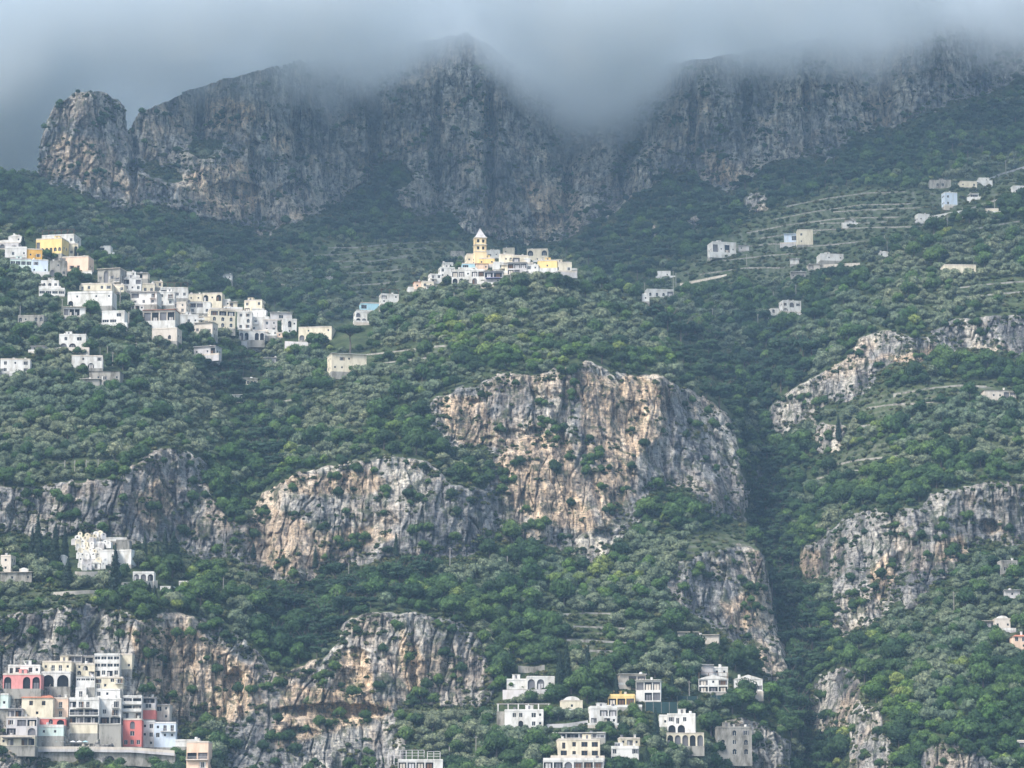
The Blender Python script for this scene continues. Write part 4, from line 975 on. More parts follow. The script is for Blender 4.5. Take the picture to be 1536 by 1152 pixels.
# --- bottom left village
h("12 60 997 1011 dW-ws", 'white', 'white upper storey with a toothed parapet over the pink house', BV, frame='wood', yaw=0)
h("4 61 1010 1033 A-AA", 'pink', 'pink house with three arches and a recessed terrace', BV, yaw=0)
h("63 107 991 1007 sbbs", 'cream', 'cream upper storey with a terrace over the two great white arches', BV, yaw=-2)
h("61 105 1007 1030 AA", 'white', 'white house of two great arches with glazed rooms under them', BV, yaw=0)
h("92 122 983 993 LLL", 'grey', 'roof terrace room with dark openings on top of the arches house', BV, roof='shed', rcol='white', yaw=0)
h("114 142 995 1014 sA-|a-L", 'cream', 'cream house with a tall arch left of the top balconies', BV, yaw=0)
h("116 140 984 995 LL", 'white', 'dark blue glazed penthouse left of the tallest block', BV, roof='shed', yaw=0)
h("141 179 980 1015 gggg|gggg|LwLw", 'white', 'tallest white block with three rows of glazed balconies', BV, roof='flat', yaw=0, depth=12)
h("179 198 980 1004 --|-s", 'cream', 'blank cream block at the right of the tallest white block', BV, yaw=-6)
h("114 142 1015 1031 gggg|---", 'white', 'white house with a band of windows under the cream arch house', BV, rail='solid', yaw=0)
h("142 184 1015 1033 L-wb|bs-_", 'cream', 'cream and yellow house stepping down under the glazed block', BV, yaw=0)
h("113 129 1031 1046 b", 'white', 'narrow white house with one blue-grey door', BV, yaw=0)
h("129 180 1033 1047 wws-", 'white', 'low white house with two shuttered windows', BV, yaw=0)
h("0 12 1040 1064 s", 'mint', 'pale green house cut by the left edge', BV, yaw=0)
h("32 79 1041 1077 -w-w-|--s--", 'cream', 'cream house with a red tiled roof and two tall windows', BV, roof='tile', yaw=0, frame='wood')
h("79 102 1046 1076 -b-|-b-", 'peach', 'narrow orange-peach house joined to the red roofed one', BV, yaw=-4, frame='white')
h("54 98 1076 1088 -aA", 'red', 'dark red storey with round windows under the orange-peach house', BV, yaw=0)
h("53 95 1087 1104 -s-s-", 'mint', 'pale turquoise house with a white terrace edge', BV, roof='wall', rcol='white', yaw=0)
h("0 33 1063 1076 LLL", 'grey', 'grey house with a row of dark terraces at the left edge', BV, roof='shed', yaw=0)
h("9 55 1075 1103 wLL|L-A", 'grey', 'mauve-grey house of stacked terraces at the left', BV, yaw=0)
h("0 52 1103 1119 sL-LL", 'cream', 'cream and pink ground floor with a dark awning above the road', BV, awn='slate', yaw=0, depth=8)
h("103 148 1046 1085 Lbb-|BB|LLLL", 'white', 'wide white house with deep balconies on three storeys', BV, roof='wall', yaw=0, base='cream')
h("104 146 1084 1100 ----", 'cream', 'blank pale yellow basement wall under the wide white house', BV, yaw=0, chim=False)
h("148 181 1047 1086 -b|wb|LL", 'white', 'narrow blue-white house with dark shuttered doors and balconies', BV, yaw=0, roof='flat')
h("148 181 1086 1112 ---|---", 'stone', 'bare stone basement under the narrow blue-white house', BV, yaw=0, chim=False)
h("184 212 1043 1078 BB|BB|L-L", 'white', 'white stacked balconies on top of the red house', BV, rail='solid', yaw=0)
h("184 212 1078 1120 -A-|-W-|www", 'red', 'tall red house with a white framed arch window', BV, yaw=0)
h("212 233 1046 1064 L|W", 'grey', 'small house with a terrace behind the red houses', BV, roof='shed', yaw=0)
h("212 233 1063 1079 --", 'red', 'small bright red blank house right of the stacked balconies', BV, yaw=0)
h("233 254 1057 1081 Ws|-s", 'beige', 'beige house leaning against the cliff behind the white-blue house', BV, yaw=-6, roof='shed')
h("212 231 1081 1121 sw|sw|-s", 'white', 'white left wing of the blue-white corner house', BV, yaw=0)
h("231 263 1083 1121 sbb|wss|---", 'blue', 'blue-white corner house with a curved balcony', BV, yaw=0)
h("263 300 1109 1120 --s-", 'white', 'long low white terrace right of the corner house', BV, yaw=0)
h("279 312 1112 1165 ---|BB|-b|--", 'peach', 'peach house with a recessed balcony at the bottom edge', BV, yaw=-8)
# --- cemetery
CG = 'buildings of the hillside cemetery'
h("176 198 824 847 --", 'white', 'large blank white burial block right of the tombs', CG, name='burial_block', cat='tomb', yaw=-14, chim=False)
h("150 176 824 846 ---", 'white', 'bright white burial wall behind the single cypress', CG, name='burial_block', cat='tomb', yaw=0, chim=False)
h("150 190 806 812 ----", 'white', 'long low white burial wall at the top of the cemetery', CG, name='burial_block', cat='tomb', yaw=0, chim=False)
h("174 194 809 824 --", 'stone', 'rough stone block above the large blank burial block', CG, name='burial_block', cat='tomb', chim=False)
h("138 150 842 853 d", 'white', 'small white chapel with one dark door at the foot of the tombs', CG, name='chapel', cat='chapel', roof='gable', rcol='white')
h("139 156 812 824 -d-", 'white', 'white stepped chapel in the middle of the tombs', CG, name='chapel', cat='chapel', roof='wall')
h("199 231 857 872 AAA", 'white', 'three white arches right of the cemetery', CG, name='arcade', cat='arcade', chim=False, yaw=0)
h("0 16 832 858 s|s", 'beige', 'beige house at the left edge beside the cemetery', CG, yaw=-10)
h("87 96 832 850 s", 'white', 'small white gate house between the cypresses', CG)
h("240 260 879 886 --", 'white', 'small white wall block right of the three arches', CG, name='burial_block', cat='tomb', chim=False)
h("268 282 871 880 -", 'white', 'tiny white block among bushes, right of the cemetery', CG, name='burial_block', cat='tomb', chim=False)
h("0 48 858 874 -s-s", 'stone', 'low grey stone cottage left of the cemetery', CG, yaw=-6, roof='shed', rcol='beige')
h("29 42 853 866 s", 'white', 'small white rounded hut below the left cypresses', CG, roof='dome')

# bell tower: square shaft, two belfry stages, cornices, pyramid spire
x, y, z, k = place(700, 730, 360, 394); Wt = 17.5*k; bt = empty('bell_tower', (x+ (720-715)*k, y-1.5, z), math.radians(9), 'cream bell tower with a pointed grey spire on the hilltop', 'bell tower')
H1, H2, H3, H4 = 14*k, 25*k, 36*k, 53*k; hw = Wt/2
def stage(z0, z1, hw, win):
    m = MB()
    if not win: m.box(-hw, hw, -hw, hw, z0, z1)
    else:
        t = .5; m.box(-hw+t, hw-t, -hw+t, hw-t, z0, z1)
        for rot in range(4):
            q = MB(); zz0 = z0+(z1-z0)*.28; zz1 = z0+(z1-z0)*.78; b = hw*.22
            for l, r in ((-hw, -hw*.45-b), (-hw*.45+b, hw*.45-b), (hw*.45+b, hw)): q.box(l, r, -hw, -hw+t-.002, z0, z1)
            for c in (-hw*.45, hw*.45): q.box(c-b, c+b, -hw, -hw+t-.002, z0, zz0); q.box(c-b, c+b, -hw, -hw+t-.002, zz1, z1)
            M_ = Matrix.Rotation(rot*math.pi/2, 3, 'Z'); m.add(([M_@Vector(p) for p in q.v], q.f))
    return m
stage(-4, H1, hw*1.06, False).build('shaft', 'ochre', bt)
for z0, z1 in ((H1+.3, H2), (H2+.3, H3)):
    st = stage(z0, z1, hw, True).build('belfry', 'ochre', bt)
    for c in (-hw*.45, hw*.45):
        q = MB(); q.box(c-hw*.215, c+hw*.215, -hw+.35, -hw+.48, z0+(z1-z0)*.285, z0+(z1-z0)*.775); q.build('opening', 'painted_shade', st)  # dark sheet paints the shade inside the belfry window
for zc in (H1, H2, H3):
    q = MB(); q.box(-hw*1.12, hw*1.12, -hw*1.12, hw*1.12, zc+.002, zc+.298); q.build('cornice', 'beige', bt)
q = MB(); n_ = 8; zs = H3+.3
prof = [(hw*1.1, zs), (hw*.92, zs+.5), (hw*.60, zs+(H4-zs)*.38), (hw*.24, zs+(H4-zs)*.75), (.05, H4)]
for i, (r, zz) in enumerate(prof):
    for (a, b) in ((-1, -1), (0, -1.0), (1, -1), (1.0, 0), (1, 1), (0, 1.0), (-1, 1), (-1.0, 0)): q.v.append((a*r, b*r, zz))
for i in range(len(prof)-1):
    for j in range(8): q.f.append((i*8+j, i*8+(j+1) % 8, (i+1)*8+(j+1) % 8, (i+1)*8+j))
sp_ = q.build('spire', 'grey', bt); q = MB(); q.box(-.06, .06, -.06, .06, H4-.3, H4+1.5); q.box(-.4, .4, -.05, .05, H4+.8, H4+.92); q.build('cross', 'iron', sp_)
CLEAR.append((705, 735, 345, 395))

# tombs of the cemetery: small whitewashed vaulted niches stepping up the slope
def tomb_mesh(w, hgt, d, seed):
    m = MB(); r = w/2; sp = hgt-r*.8; A1 = arc(0, sp, r, r*.8, 8); A2 = arc(0, sp-.1, r*.36, r*.42, 8)
    out = [(-r, -1.2)]+A1+[(r, -1.2)]
    h_ = len(A2)//2
    m.prism([(-r, -1.2), (-r*.36, -1.2)]+A2[:h_+1]+list(reversed(A1[:h_+1])), 0, .35)
    m.prism(A1[h_:][::-1]+A2[h_:]+[(r*.36, -1.2), (r, -1.2)], 0, .35)
    m.prism(out, .36, d); m.box(-r*.355, r*.355, .04, .30, -1.2, hgt*.34); return m
rr = random.Random(4); TC = place(112, 160, 846, 853, .5)[1]
TOMBS = [(110,812),(116,808),(120,803),(128,809),(131,804),(118,814),(124,814),(129,818),(137,810),(142,806),(144,802),(150,800),(117,820),(124,822),(131,824),(138,817),(121,827),(128,829),(136,827),(142,829),(146,825),(150,827),(118,833),(124,834),(131,835),(140,834),(147,833),(152,818),(158,814),(121,841),(128,843),(135,842),(148,841),(155,848),(158,842),(120,848),(127,852),(134,850),(156,804),(163,817)]
wordsT = ['left', 'upper', 'middle', 'lower', 'right']
for i, (u, v) in enumerate(TOMBS):
    w_ = rr.uniform(1.5, 2.2); hh = rr.uniform(1.3, 1.75)
    t_c = TC+(852-v)*.55; a_c, e_c = ray(u, v+1); x, y, z = a_c*t_c, t_c, CZ+e_c*t_c
    row = 'top' if v < 811 else 'upper' if v < 821 else 'middle' if v < 831 else 'lower' if v < 842 else 'lowest'
    side = 'left' if u < 122 else 'centre left' if u < 132 else 'centre' if u < 142 else 'centre right' if u < 152 else 'right'
    t = empty('tomb', (x, y-rr.uniform(0, 1.0), z), math.radians(rr.uniform(-18, 18)), 'small whitewashed vaulted tomb in the %s row of the cemetery, %s' % (row, side), 'tomb', 'whitewashed tombs of the cemetery')
    tomb_mesh(w_, hh, rr.uniform(2, 3), i).build('vault', rr.choice(['white', 'white', 'cream', 'grey']), t)
    q = MB(); q.box(-w_*.24, w_*.24, .30, .345, -.2, hh*.8); q.build('niche', rr.choice(['painted_shade', 'slate', 'grey', 'white']), t)  # dark fills paint the shade in open niches; pale ones look closed
CLEAR.append((104, 200, 798, 856))
for i, (a_, b_, c_) in enumerate([(112, 150, 806), (114, 152, 816), (116, 150, 824.5), (117, 150, 832), (118, 152, 840), (120, 158, 848)]):
    t_c = TC+(852-c_)*.55+.9; a_c, e_c = ray((a_+b_)/2, c_+5); x, y, z, k = a_c*t_c, t_c, CZ+e_c*t_c, t_c/F; W_ = (b_-a_)*k
    q = MB(); q.box(-W_/2, W_/2, 0, 7, -3.2, 1.3); st = q.build('burial_terrace', 'white', None, (x, y, z), math.radians(-4+2*i))
    tag(st, ['topmost', 'second highest', 'third highest', 'third lowest', 'second lowest', 'lowest'][i]+' whitewashed step of the cemetery carrying tombs', 'terrace', 'whitewashed steps of the cemetery')

# retaining walls: ribbons of stone following the slope
def wallstrip(pts, hgt, thick, mat, label, name='retaining_wall', cat='wall', group=None, clear=True):
    base = []
    for (u0, v0), (u1, v1) in zip(pts[:-1], pts[1:]):
        n = max(2, int(abs(u1-u0)/5))
        for i in range(n): base.append((u0+(u1-u0)*i/n, v0+(v1-v0)*i/n))
    base.append(pts[-1]); m = MB(); G_ = []
    ts = [float(tfield(Yf, u, v)) for u, v in base]; ts = np.convolve(np.pad(ts, 2, 'edge'), np.ones(5)/5, 'valid')-.8
    for (u, v), t in zip(base, ts):
        a, e = ray(u, v); G_.append(Vector((a*t, t, CZ+e*t)))
    o = G_[len(G_)//2].copy()
    for i, p in enumerate(G_):
        q = p-o; m.v += [(q.x, q.y, q.z-3), (q.x, q.y, q.z+hgt), (q.x, q.y+thick, q.z+hgt), (q.x, q.y+thick, q.z-3)]
    for i in range(len(G_)-1):
        a = i*4; b = a+4
        for j in range(4): m.f.append((a+j, b+j, b+(j+1) % 4, a+(j+1) % 4))
    m.f.append((0, 1, 2, 3)); n = len(m.v); m.f.append((n-1, n-2, n-3, n-4))
    ob = m.build(name, mat, None, o); tag(ob, label, cat, group)
    if clear:
        for (u, v) in base[::2]: CLEAR.append((u-5, u+5, v-hgt*F/1400, v))
    return ob
TW = 'dry stone terrace walls'
for pts, hg, mt, lb in [
 ("362 522 392 524", 3.5, 'grey', 'tall grey retaining wall under the ridge village balconies'),
 ("427 522 462 524", 3.5, 'grey', 'grey retaining wall under the long pale yellow building'),
 ("754 1047 790 1047 820 1046", 3.0, 'grey', 'concrete retaining wall with drain holes below the two-arch villa'),
 ("777 1007 800 1009 817 1006", 2.2, 'stone', 'curved garden wall above the two-arch villa'),
 ("820 1090 850 1089 882 1084", .9, 'grey', 'low curved garden wall left of the wide terraces villa'),
 ("745 1092 757 1092", 6, 'stone', 'stone corner wall left of the paired-window villa'),
 ("180 883 210 882 236 880", 2.4, 'beige', 'beige wall under the three cemetery arches'),
 ("112 866 140 866 172 864", 2.2, 'beige', 'ochre wall at the foot of the cemetery'),
 ("80 893 130 890 188 890", 1.2, 'beige', 'long low wall with hedge below the cemetery'),
 ("1392 328 1420 323 1443 319", 1.4, 'white', 'white road wall on the upper right slope'),
 ("1443 319 1480 305 1536 290", .8, 'beige', 'pale road edge rising to the right'),
 ("1460 279 1500 262 1540 250", .8, 'grey', 'upper road edge rising to the right corner'),
 ("1180 310 1240 298 1300 290 1360 288", .9, 'stone', 'uppermost terrace wall of the right slope'),
 ("1160 330 1220 318 1290 308 1370 306", .9, 'stone', 'second terrace wall of the right slope'),
 ("1120 350 1180 338 1260 328 1350 326", .9, 'stone', 'third terrace wall of the right slope'),
 ("1220 346 1300 342 1380 340", .9, 'stone', 'terrace wall right of the pale blue roofed house'),
 ("1100 372 1160 366 1220 370 1300 362", .9, 'stone', 'terrace wall under the pale blue roofed house'),
 ("1080 392 1150 384 1200 380", .9, 'stone', 'terrace wall under the long white farmhouse'),
 ("1050 412 1120 402 1180 402", .9, 'stone', 'low terrace wall left of the small stone house'),
 ("1020 428 1060 420 1090 414", 1.2, 'beige', 'pale earth bank above the three-arch house'),
 ("1210 402 1250 400 1290 398", 1.6, 'beige', 'brown earth wall under the low bright white house'),
 ("1230 335 1300 335 1330 333", .8, 'stone', 'short terrace wall in the middle of the right slope'),
 ("1340 592 1400 582 1440 578 1480 580", .7, 'stone', 'upper wall of the grassy terraces'),
 ("1300 612 1350 606 1400 604", .7, 'stone', 'middle wall of the grassy terraces'),
 ("1290 640 1330 634 1370 628", .8, 'stone', 'lower wall of the grassy terraces'),
 ("470 372 530 372 590 366 660 362", .8, 'stone', 'top terrace wall in the valley left of the bell tower'),
 ("500 392 560 392 620 384", .8, 'stone', 'second terrace wall in the valley left of the bell tower'),
 ("520 410 570 408 620 402", .8, 'stone', 'third terrace wall in the valley left of the bell tower'),
 ("530 428 570 426 600 422", .8, 'stone', 'fourth terrace wall in the valley left of the bell tower'),
 ("545 533 600 527 650 520 672 519", .8, 'stone', 'grassy terrace edge right of the umbrella pine'),
 ("560 547 610 541 650 536", .8, 'stone', 'lower grassy terrace edge right of the umbrella pine'),
 ("1240 700 1290 690 1350 684", .8, 'stone', 'terrace wall in the green plots above the right cliff'),
 ("1225 718 1270 708 1330 702", .8, 'stone', 'lower terrace wall in the green plots above the right cliff'),
 ("1400 352 1460 344 1530 332", .9, 'stone', 'terrace wall in the grove under the upper right road'),
 ("1440 432 1490 426 1540 422", .9, 'stone', 'terrace wall right of the long cream farmhouse'),
 ("1450 446 1500 441 1545 437", .9, 'stone', 'second terrace wall right of the long cream farmhouse'),
 ("1250 318 1330 314 1385 312", .9, 'stone', 'fourth terrace wall of the right slope'),
 ("1140 358 1180 352 1230 350", .9, 'stone', 'terrace wall above the pale blue roofed house'),
 ("455 384 510 382 570 376 640 372", .8, 'stone', 'terrace wall between the top two left of the bell tower'),
 ("440 404 490 402 530 400", .8, 'stone', 'left end terrace wall in the valley behind the ridge'),
 ("380 420 430 428 470 432", .8, 'stone', 'sloping terrace wall behind the ridge village'),
 ("860 940 910 942 950 944", .8, 'stone', 'terrace wall in the middle of the vineyard plots'),
 ("880 976 930 978 980 982", .8, 'stone', 'lowest terrace wall of the vineyard plots'),
 ("842 922 880 920 918 921", .7, 'stone', 'low wall above the bright vineyard strip'),
 ("850 960 900 962 960 966", .7, 'stone', 'low wall below the bright vineyard strip'),
 ("360 612 400 606 440 600", .7, 'stone', 'faint terrace edge in the left valley')]:
    hg = hg*.6 if mt == 'stone' and hg < 1 else hg; q = [float(i) for i in pts.split()]; wallstrip(list(zip(q[0::2], q[1::2])), hg, .5, mt, lb, group=TW if 'terrace' in lb else None)

# the road on its viaduct under the clifftop houses
us = np.linspace(40, 262, 24); vs_ = np.interp(us, [40, 120, 200, 262], [1124, 1124, 1125, 1130])
ts = np.array([min(float(tfield(Yf, u, v)), float(tfield(Yf, u, v+10))) for u, v in zip(us, vs_)]); tq = float(np.percentile(ts, 30))-3
via = empty('road_viaduct', (0, 0, 0), 0, 'concrete coast road on a viaduct under the clifftop houses', 'viaduct')
def ribbon(off0, off1, z0, z1, nm, mat, par):
    m = MB()
    for u, v in zip(us, vs_):
        a, e = ray(u, v); X_ = a*tq; Zz = CZ+e*tq
        m.v += [(X_, tq+off0, Zz+z0), (X_, tq+off0, Zz+z1), (X_, tq+off1, Zz+z1), (X_, tq+off1, Zz+z0)]
    for i in range(len(us)-1):
        a = i*4; b = a+4
        for j in range(4): m.f.append((a+j, b+j, b+(j+1) % 4, a+(j+1) % 4))
    m.f.append((0, 1, 2, 3)); n = len(m.v); m.f.append((n-1, n-2, n-3, n-4))
    return m.build(nm, mat, par)
ribbon(-.6, 7, -.9, -.02, 'deck', 'grey', via); ribbon(-.6, -.3, -.018, .95, 'parapet', 'beige', via); ribbon(.4, 9, -5.5, -.92, 'wall', 'stone', via)
for u in (165,):
    a, e = ray(u, 1126); q = MB(); q.prism([(-1.6, -5.4)]+arc(0, -3.4, 1.6, 1.6)+[(1.6, -5.4)], .30, .398); q.build('arch_shade_sheet', 'painted_shade', via, (a*tq, tq, CZ+e*tq))  # flat dark arch on the wall paints the shade of a recess
CLEAR.append((30, 262, 1100, 1128))
# parasols on the roadside terrace
for i, u in enumerate([44, 54, 63, 72, 84, 92, 108, 118, 127]):
    a, e = ray(u, 1121); t = empty('parasol', (a*tq, tq+1.6, CZ+e*tq), 0, 'white parasol on the roadside terrace, number %s from the left' % ['one', 'two', 'three', 'four', 'five', 'six', 'seven', 'eight', 'nine'][i], 'parasol', 'white parasols over the road')
    t['label'] = ['leftmost white parasol on the roadside terrace', 'second white parasol from the left over the road', 'third white parasol from the left over the road', 'fourth white parasol from the left over the road', 'fifth and middle white parasol over the road', 'fourth white parasol from the right over the road', 'third white parasol from the right, past the gap', 'second white parasol from the right over the road', 'rightmost white parasol on the roadside terrace'][i]
    q = MB(); r = 1.25; q.v = [(0, 0, 2.5)]+[(r*math.cos(w), r*math.sin(w), 1.95) for w in [math.pi/4*j for j in range(8)]]+[(0, 0, 2.42)]
    q.f = [(0, 1+j, 1+(j+1) % 8) for j in range(8)]+[(9, 1+(j+1) % 8, 1+j) for j in range(8)]; q.build('canopy', 'canvas' if i % 4 else 'skyblue', t)
    q = MB(); q.box(-.04, .04, -.04, .04, -.5, 2.4); q.build('pole', 'pole', t)
# pergolas standing free
def pergola(u0, u1, v0, v1, n, label, col, out_=1., nx=0):
    x, y, z, k = place(u0, u1, v0, v1, out_); W_ = (u1-u0)*k; H_ = (v1-v0)*k; t = empty('pergola', (x, y, z), 0, label, 'pergola')
    for i in range(n):
        for yy_ in (0, 2.6):
            xx = -W_/2+W_*i/(n-1); q = MB(); q.box(xx-.22, xx+.22, yy_, yy_+.44, -2, H_-.2); q.build('column', col, t)
    q = MB(); q.box(-W_/2-.6, W_/2+.6, .1, .3, H_-.198, H_); q.box(-W_/2-.6, W_/2+.6, 2.7, 2.9, H_-.198, H_)
    for i in range(n*2-1): xx = -W_/2+W_*i/(2*n-2); q.box(xx-.06, xx+.06, -.3, 3.3, H_+.002, H_+.1)
    q.build('beams', 'pole', t); CLEAR.append((u0, u1, v0, v1))
pergola(747, 823, 1055, 1067, 6, 'white columned pergola above the paired-window villa', 'white')
def frame(u0, u1, v0, v1, n, label):
    x, y, z, k = place(u0, u1, v0, v1, 1); W_ = (u1-u0)*k; H_ = (v1-v0)*k; t = empty('trellis', (x, y, z), 0, label, 'trellis')
    for i in range(n): xx = -W_/2+W_*i/(n-1); [MBx(xx-.1, xx+.1, yy_, yy_+.14, -2, H_-.16).build('post', 'grey', t) for yy_ in (0, 3)]
    q = MB()
    for zz in (H_*.35, H_*.68, H_): q.box(-W_/2, W_/2, -.08, -.002, zz-.15, zz)
    q.build('rails', 'grey', t); CLEAR.append((u0, u1, v0, v1))
frame(582, 636, 1125, 1138, 7, 'long steel garden trellis at the bottom edge'); frame(641, 660, 1127, 1138, 3, 'short steel garden trellis right of the long one')
# green sports nets
for u0, u1, v0, v1, lb in [(968, 1016, 1053, 1066, 'dark green garden net fence under the columned villa'), (1067, 1084, 1043, 1054, 'short dark green net fence under the rambling villa'), (1016, 1046, 1044, 1053, 'low dark hedge-like net between the villas')]:
    x, y, z, k = place(u0, u1, v0, v1, 1); W_ = (u1-u0)*k; H_ = (v1-v0)*k; t = empty('net_fence', (x, y, z), 0, lb, 'fence')
    q = MB(); q.box(-W_/2, W_/2, 0, .05, -1, H_); q.build('net', 'net', t)
    q = MB(); n = max(2, int(W_/2.5))
    for i in range(n+1): xx = -W_/2+W_*i/n; q.box(xx-.05, xx+.05, -.1, -.002, -1, H_+.1)
    q.build('posts', 'pole', t)
    CLEAR.append((u0, u1, v0, v1))

# poles: tall thin masts among the groves
POLES = [(93,447,472,'beside the big white villa'),(30,458,475,'above the long low stone cottage'),(174,438,458,'right of the big white villa'),(180,430,460,'at the start of the ridge row'),(231,384,404,'alone on the dark slope behind the ridge'),(193,467,491,'thick pole below the ridge row'),(63,482,496,'under the long low stone cottage'),(150,520,534,'left of the pole cluster over the long farmhouse'),(161,519,534,'first of the pole cluster in the left groves'),(169,527,548,'lowest of the pole cluster in the left groves'),(198,515,536,'tall one right of the pole cluster'),(204,513,533,'rightmost of the left grove poles'),(136,450,462,'in front of the big white villa'),(222,508,518,'under the long beige farmhouse'),
 (681,438,454,'in the olive trees under the big hilltop villa'),(766,408,425,'in front of the long hilltop veranda'),(1010,405,435,'left of the twin poles by the three-arch house'),(1014,408,435,'right of the twin poles by the three-arch house'),(967,424,436,'at the left end of the three-arch house'),(1120,380,398,'on the right terraces under the long farmhouse'),(1164,360,377,'left of the pale blue roofed house'),(1194,426,446,'above the upper block of the ravine villa'),(1069,462,480,'in the dark trees left of the ravine'),(1137,470,494,'beside the lower block of the ravine villa'),(1509,239,262,'at the upper road, far right'),(1444,310,328,'at the end of the white road wall'),(1421,320,338,'in the middle of the white road wall'),(1492,297,317,'between the two right hand roads'),(1331,361,379,'beside the tiny hut of the right slope'),(1327,352,366,'pair pole above the tiny hut'),(1521,235,246,'small one in the top right corner'),
 (714,1104,1136,'by the stone wall right of the steel trellis'),(1034,1021,1047,'left of the rambling villa'),(1431,887,915,'in the groves left of the rounded roof cottage'),(675,820,856,'under the central cliff, left'),(523,844,862,'under the left tan cliff'),(761,834,852,'under the central cliff, right'),(674,1120,1140,'behind the long house at the bottom edge'),(97,690,708,'first post of the rockfall net'),(112,690,707,'second post of the rockfall net'),(129,689,707,'third post of the rockfall net'),(147,688,706,'fourth post of the rockfall net'),(1501,850,866,'left of the small stone block house'),(1160,436,448,'left of the ravine villa pole'),(335,866,884,'at the edge of the trees right of the cemetery')]
for u, v0, v1, lb in POLES:
    x, y, z, k = place(u-1, u+1, v0, v1, .4, 4); H_ = (v1-v0)*k
    t = empty('utility_pole', (x, y, z), 0, 'pale wooden pole '+lb if 'post' not in lb and 'pole' not in lb and 'one ' not in lb and 'poles' not in lb else 'pale '+lb if 'pole' in lb or 'post' in lb else 'pale pole, '+lb, 'pole', 'pale poles and posts in the groves')
    r = .20 if 'thick' not in lb else .4
    q = MB(); q.add(tube([(0, 0, -2), (0, 0, H_)], [r, r*.75], 8)); q.build('pole', 'pole', t)
    if H_ > 6 and 'post' not in lb: q = MB(); q.box(-.7, .7, -.3, -.19, H_-.7, H_-.55); q.build('crossarm', 'pole', t)
    CLEAR.append((u-1, u+1, v0, v1))

# cypresses
def cyp_mesh(hh, r, s):
    lb = []
    for i in range(9):
        f = i/8; lb.append((0.12*math.sin(i*2+s), .12*math.cos(i*3+s), hh*(.08+.84*f), r*(1.05-.85*f**1.5), r*(1.05-.85*f**1.5), hh*.11))
    return crown('crown', lb, 1500, .3, M_CYP, s, up=.6)
CYP = [(cyp_mesh(14, 2.15, s), trunk('trunk', 2.2, .25, 0, s)) for s in (51, 52)]
CYP.append((cyp_mesh(12, 3.3, 53), trunk('trunk', 2., .35, 0, 53)))
CY = [(56,772,848,0,'tallest cypress at the far left of the cemetery'),(48,790,848,1,'dark cypress just left of the tallest one'),(82,782,848,0,'second tall cypress left of the tombs'),(97,787,836,1,'slim cypress close to the top left of the tombs'),(101,835,880,2,'broad dark cypress in front of the tomb steps'),(172,814,892,0,'single slim cypress in front of the white burial wall'),(217,796,838,0,'slim cypress alone right of the cemetery'),(247,790,848,1,'left cypress of the dark trio by the cliff'),(260,794,850,2,'widest cypress of the dark trio by the cliff'),(236,816,850,2,'low round cypress of the dark trio by the cliff'),(224,872,896,1,'small cypress under the three arches'),(232,876,898,0,'second small cypress under the three arches'),(258,874,892,1,'small pointed cypress right of the three arches'),
 (473,820,850,1,'lone cypress against the left tan cliff'),(380,812,836,0,'short cypress at the foot of the left tan cliff'),(594,796,832,1,'cypress against the grey foot of the central cliff'),(850,962,1028,0,'tallest cypress behind the two-arch villa'),(840,972,1030,1,'second cypress behind the two-arch villa'),(882,966,1014,0,'slim cypress right of the two-arch villa'),(984,1062,1120,1,'tall cypress between the bottom villas'),(925,1010,1050,0,'dark cypress behind the yellow topped house'),(970,1118,1152,2,'broad dark conifer at the bottom edge'),(774,365,386,1,'pointed little cypress on the hilltop'),(1008,1010,1038,0,'cypress left of the rambling villa'),(34,350,372,2,'dark bushy conifer beside the gabled white house'),(1258,620,660,1,'pointed tree beside the small right hand rock') ]
for u, v0, v1, q_, lb in CY:
    x, y, z, k = place(u-2, u+2, v0, v1, 3.0, 6); s = (v1-v0)*k/(14.2 if q_ < 2 else 12.2)
    t = empty('cypress', (x, y, z-.3), random.random()*6, lb, 'cypress', 'dark cypresses'); sx_ = max(s, .75 if q_ < 2 else .6)*(1.0 if s > .8 else .9)
    t.scale = (sx_*.9, sx_*.9, s); link0 = [bpy.data.objects.new(n, m) for n, m in zip(('crown', 'trunk'), CYP[q_])]
    for o_ in link0: COL.objects.link(o_); o_.parent = t
    CLEAR.append((u-5, u+5, v0, v0+(v1-v0)*.9))
# umbrella pine
x, y, z, k = place(520, 530, 482, 530, 1, 5); up_ = empty('umbrella_pine', (x, y, z), 0, 'umbrella pine with a flat spreading crown and bare trunk left of the hill', 'pine tree')
Hh = 46*k; cw = 24*k
lb = [(math.cos(w)*cw*.55, math.sin(w)*cw*.4, Hh*.80, cw*.42, cw*.4, Hh*.09) for w in [i*math.pi/4 for i in range(8)]]+[(0, 0, Hh*.86, cw*.5, cw*.45, Hh*.12), (-cw*.3, 0, Hh*.86, cw*.35, cw*.3, Hh*.1), (cw*.35, 0, Hh*.84, cw*.35, cw*.3, Hh*.1)]
for nm, me in (('crown', crown('crown', lb, 3000, .34, M_PINE, 61)), ):
    o_ = bpy.data.objects.new(nm, me); COL.objects.link(o_); o_.parent = up_
V_, F_ = tube([(0, 0, -1), (.2, 0, Hh*.3), (-.2, 0, Hh*.6), (0, 0, Hh*.8)], [.55, .42, .34, .25], 8); q = MB(); q.add((V_, F_))
for w in range(6): q.add(tube([(0, 0, Hh*.58), (math.cos(w)*cw*.25, math.sin(w)*cw*.2, Hh*.68), (math.cos(w)*cw*.55, math.sin(w)*cw*.4, Hh*.78)], [.25, .18, .08], 6))
q.build('trunk', M_BARK, up_); CLEAR.append((498, 552, 480, 522))
pu, pv, pk, ps, pX, pY, pZ, pr = plant()
print("plants", len(pu), np.bincount(pk))
KN = ['olive_tree', 'broadleaf_tree', 'leafy_tree', 'pine_tree', 'shrub']
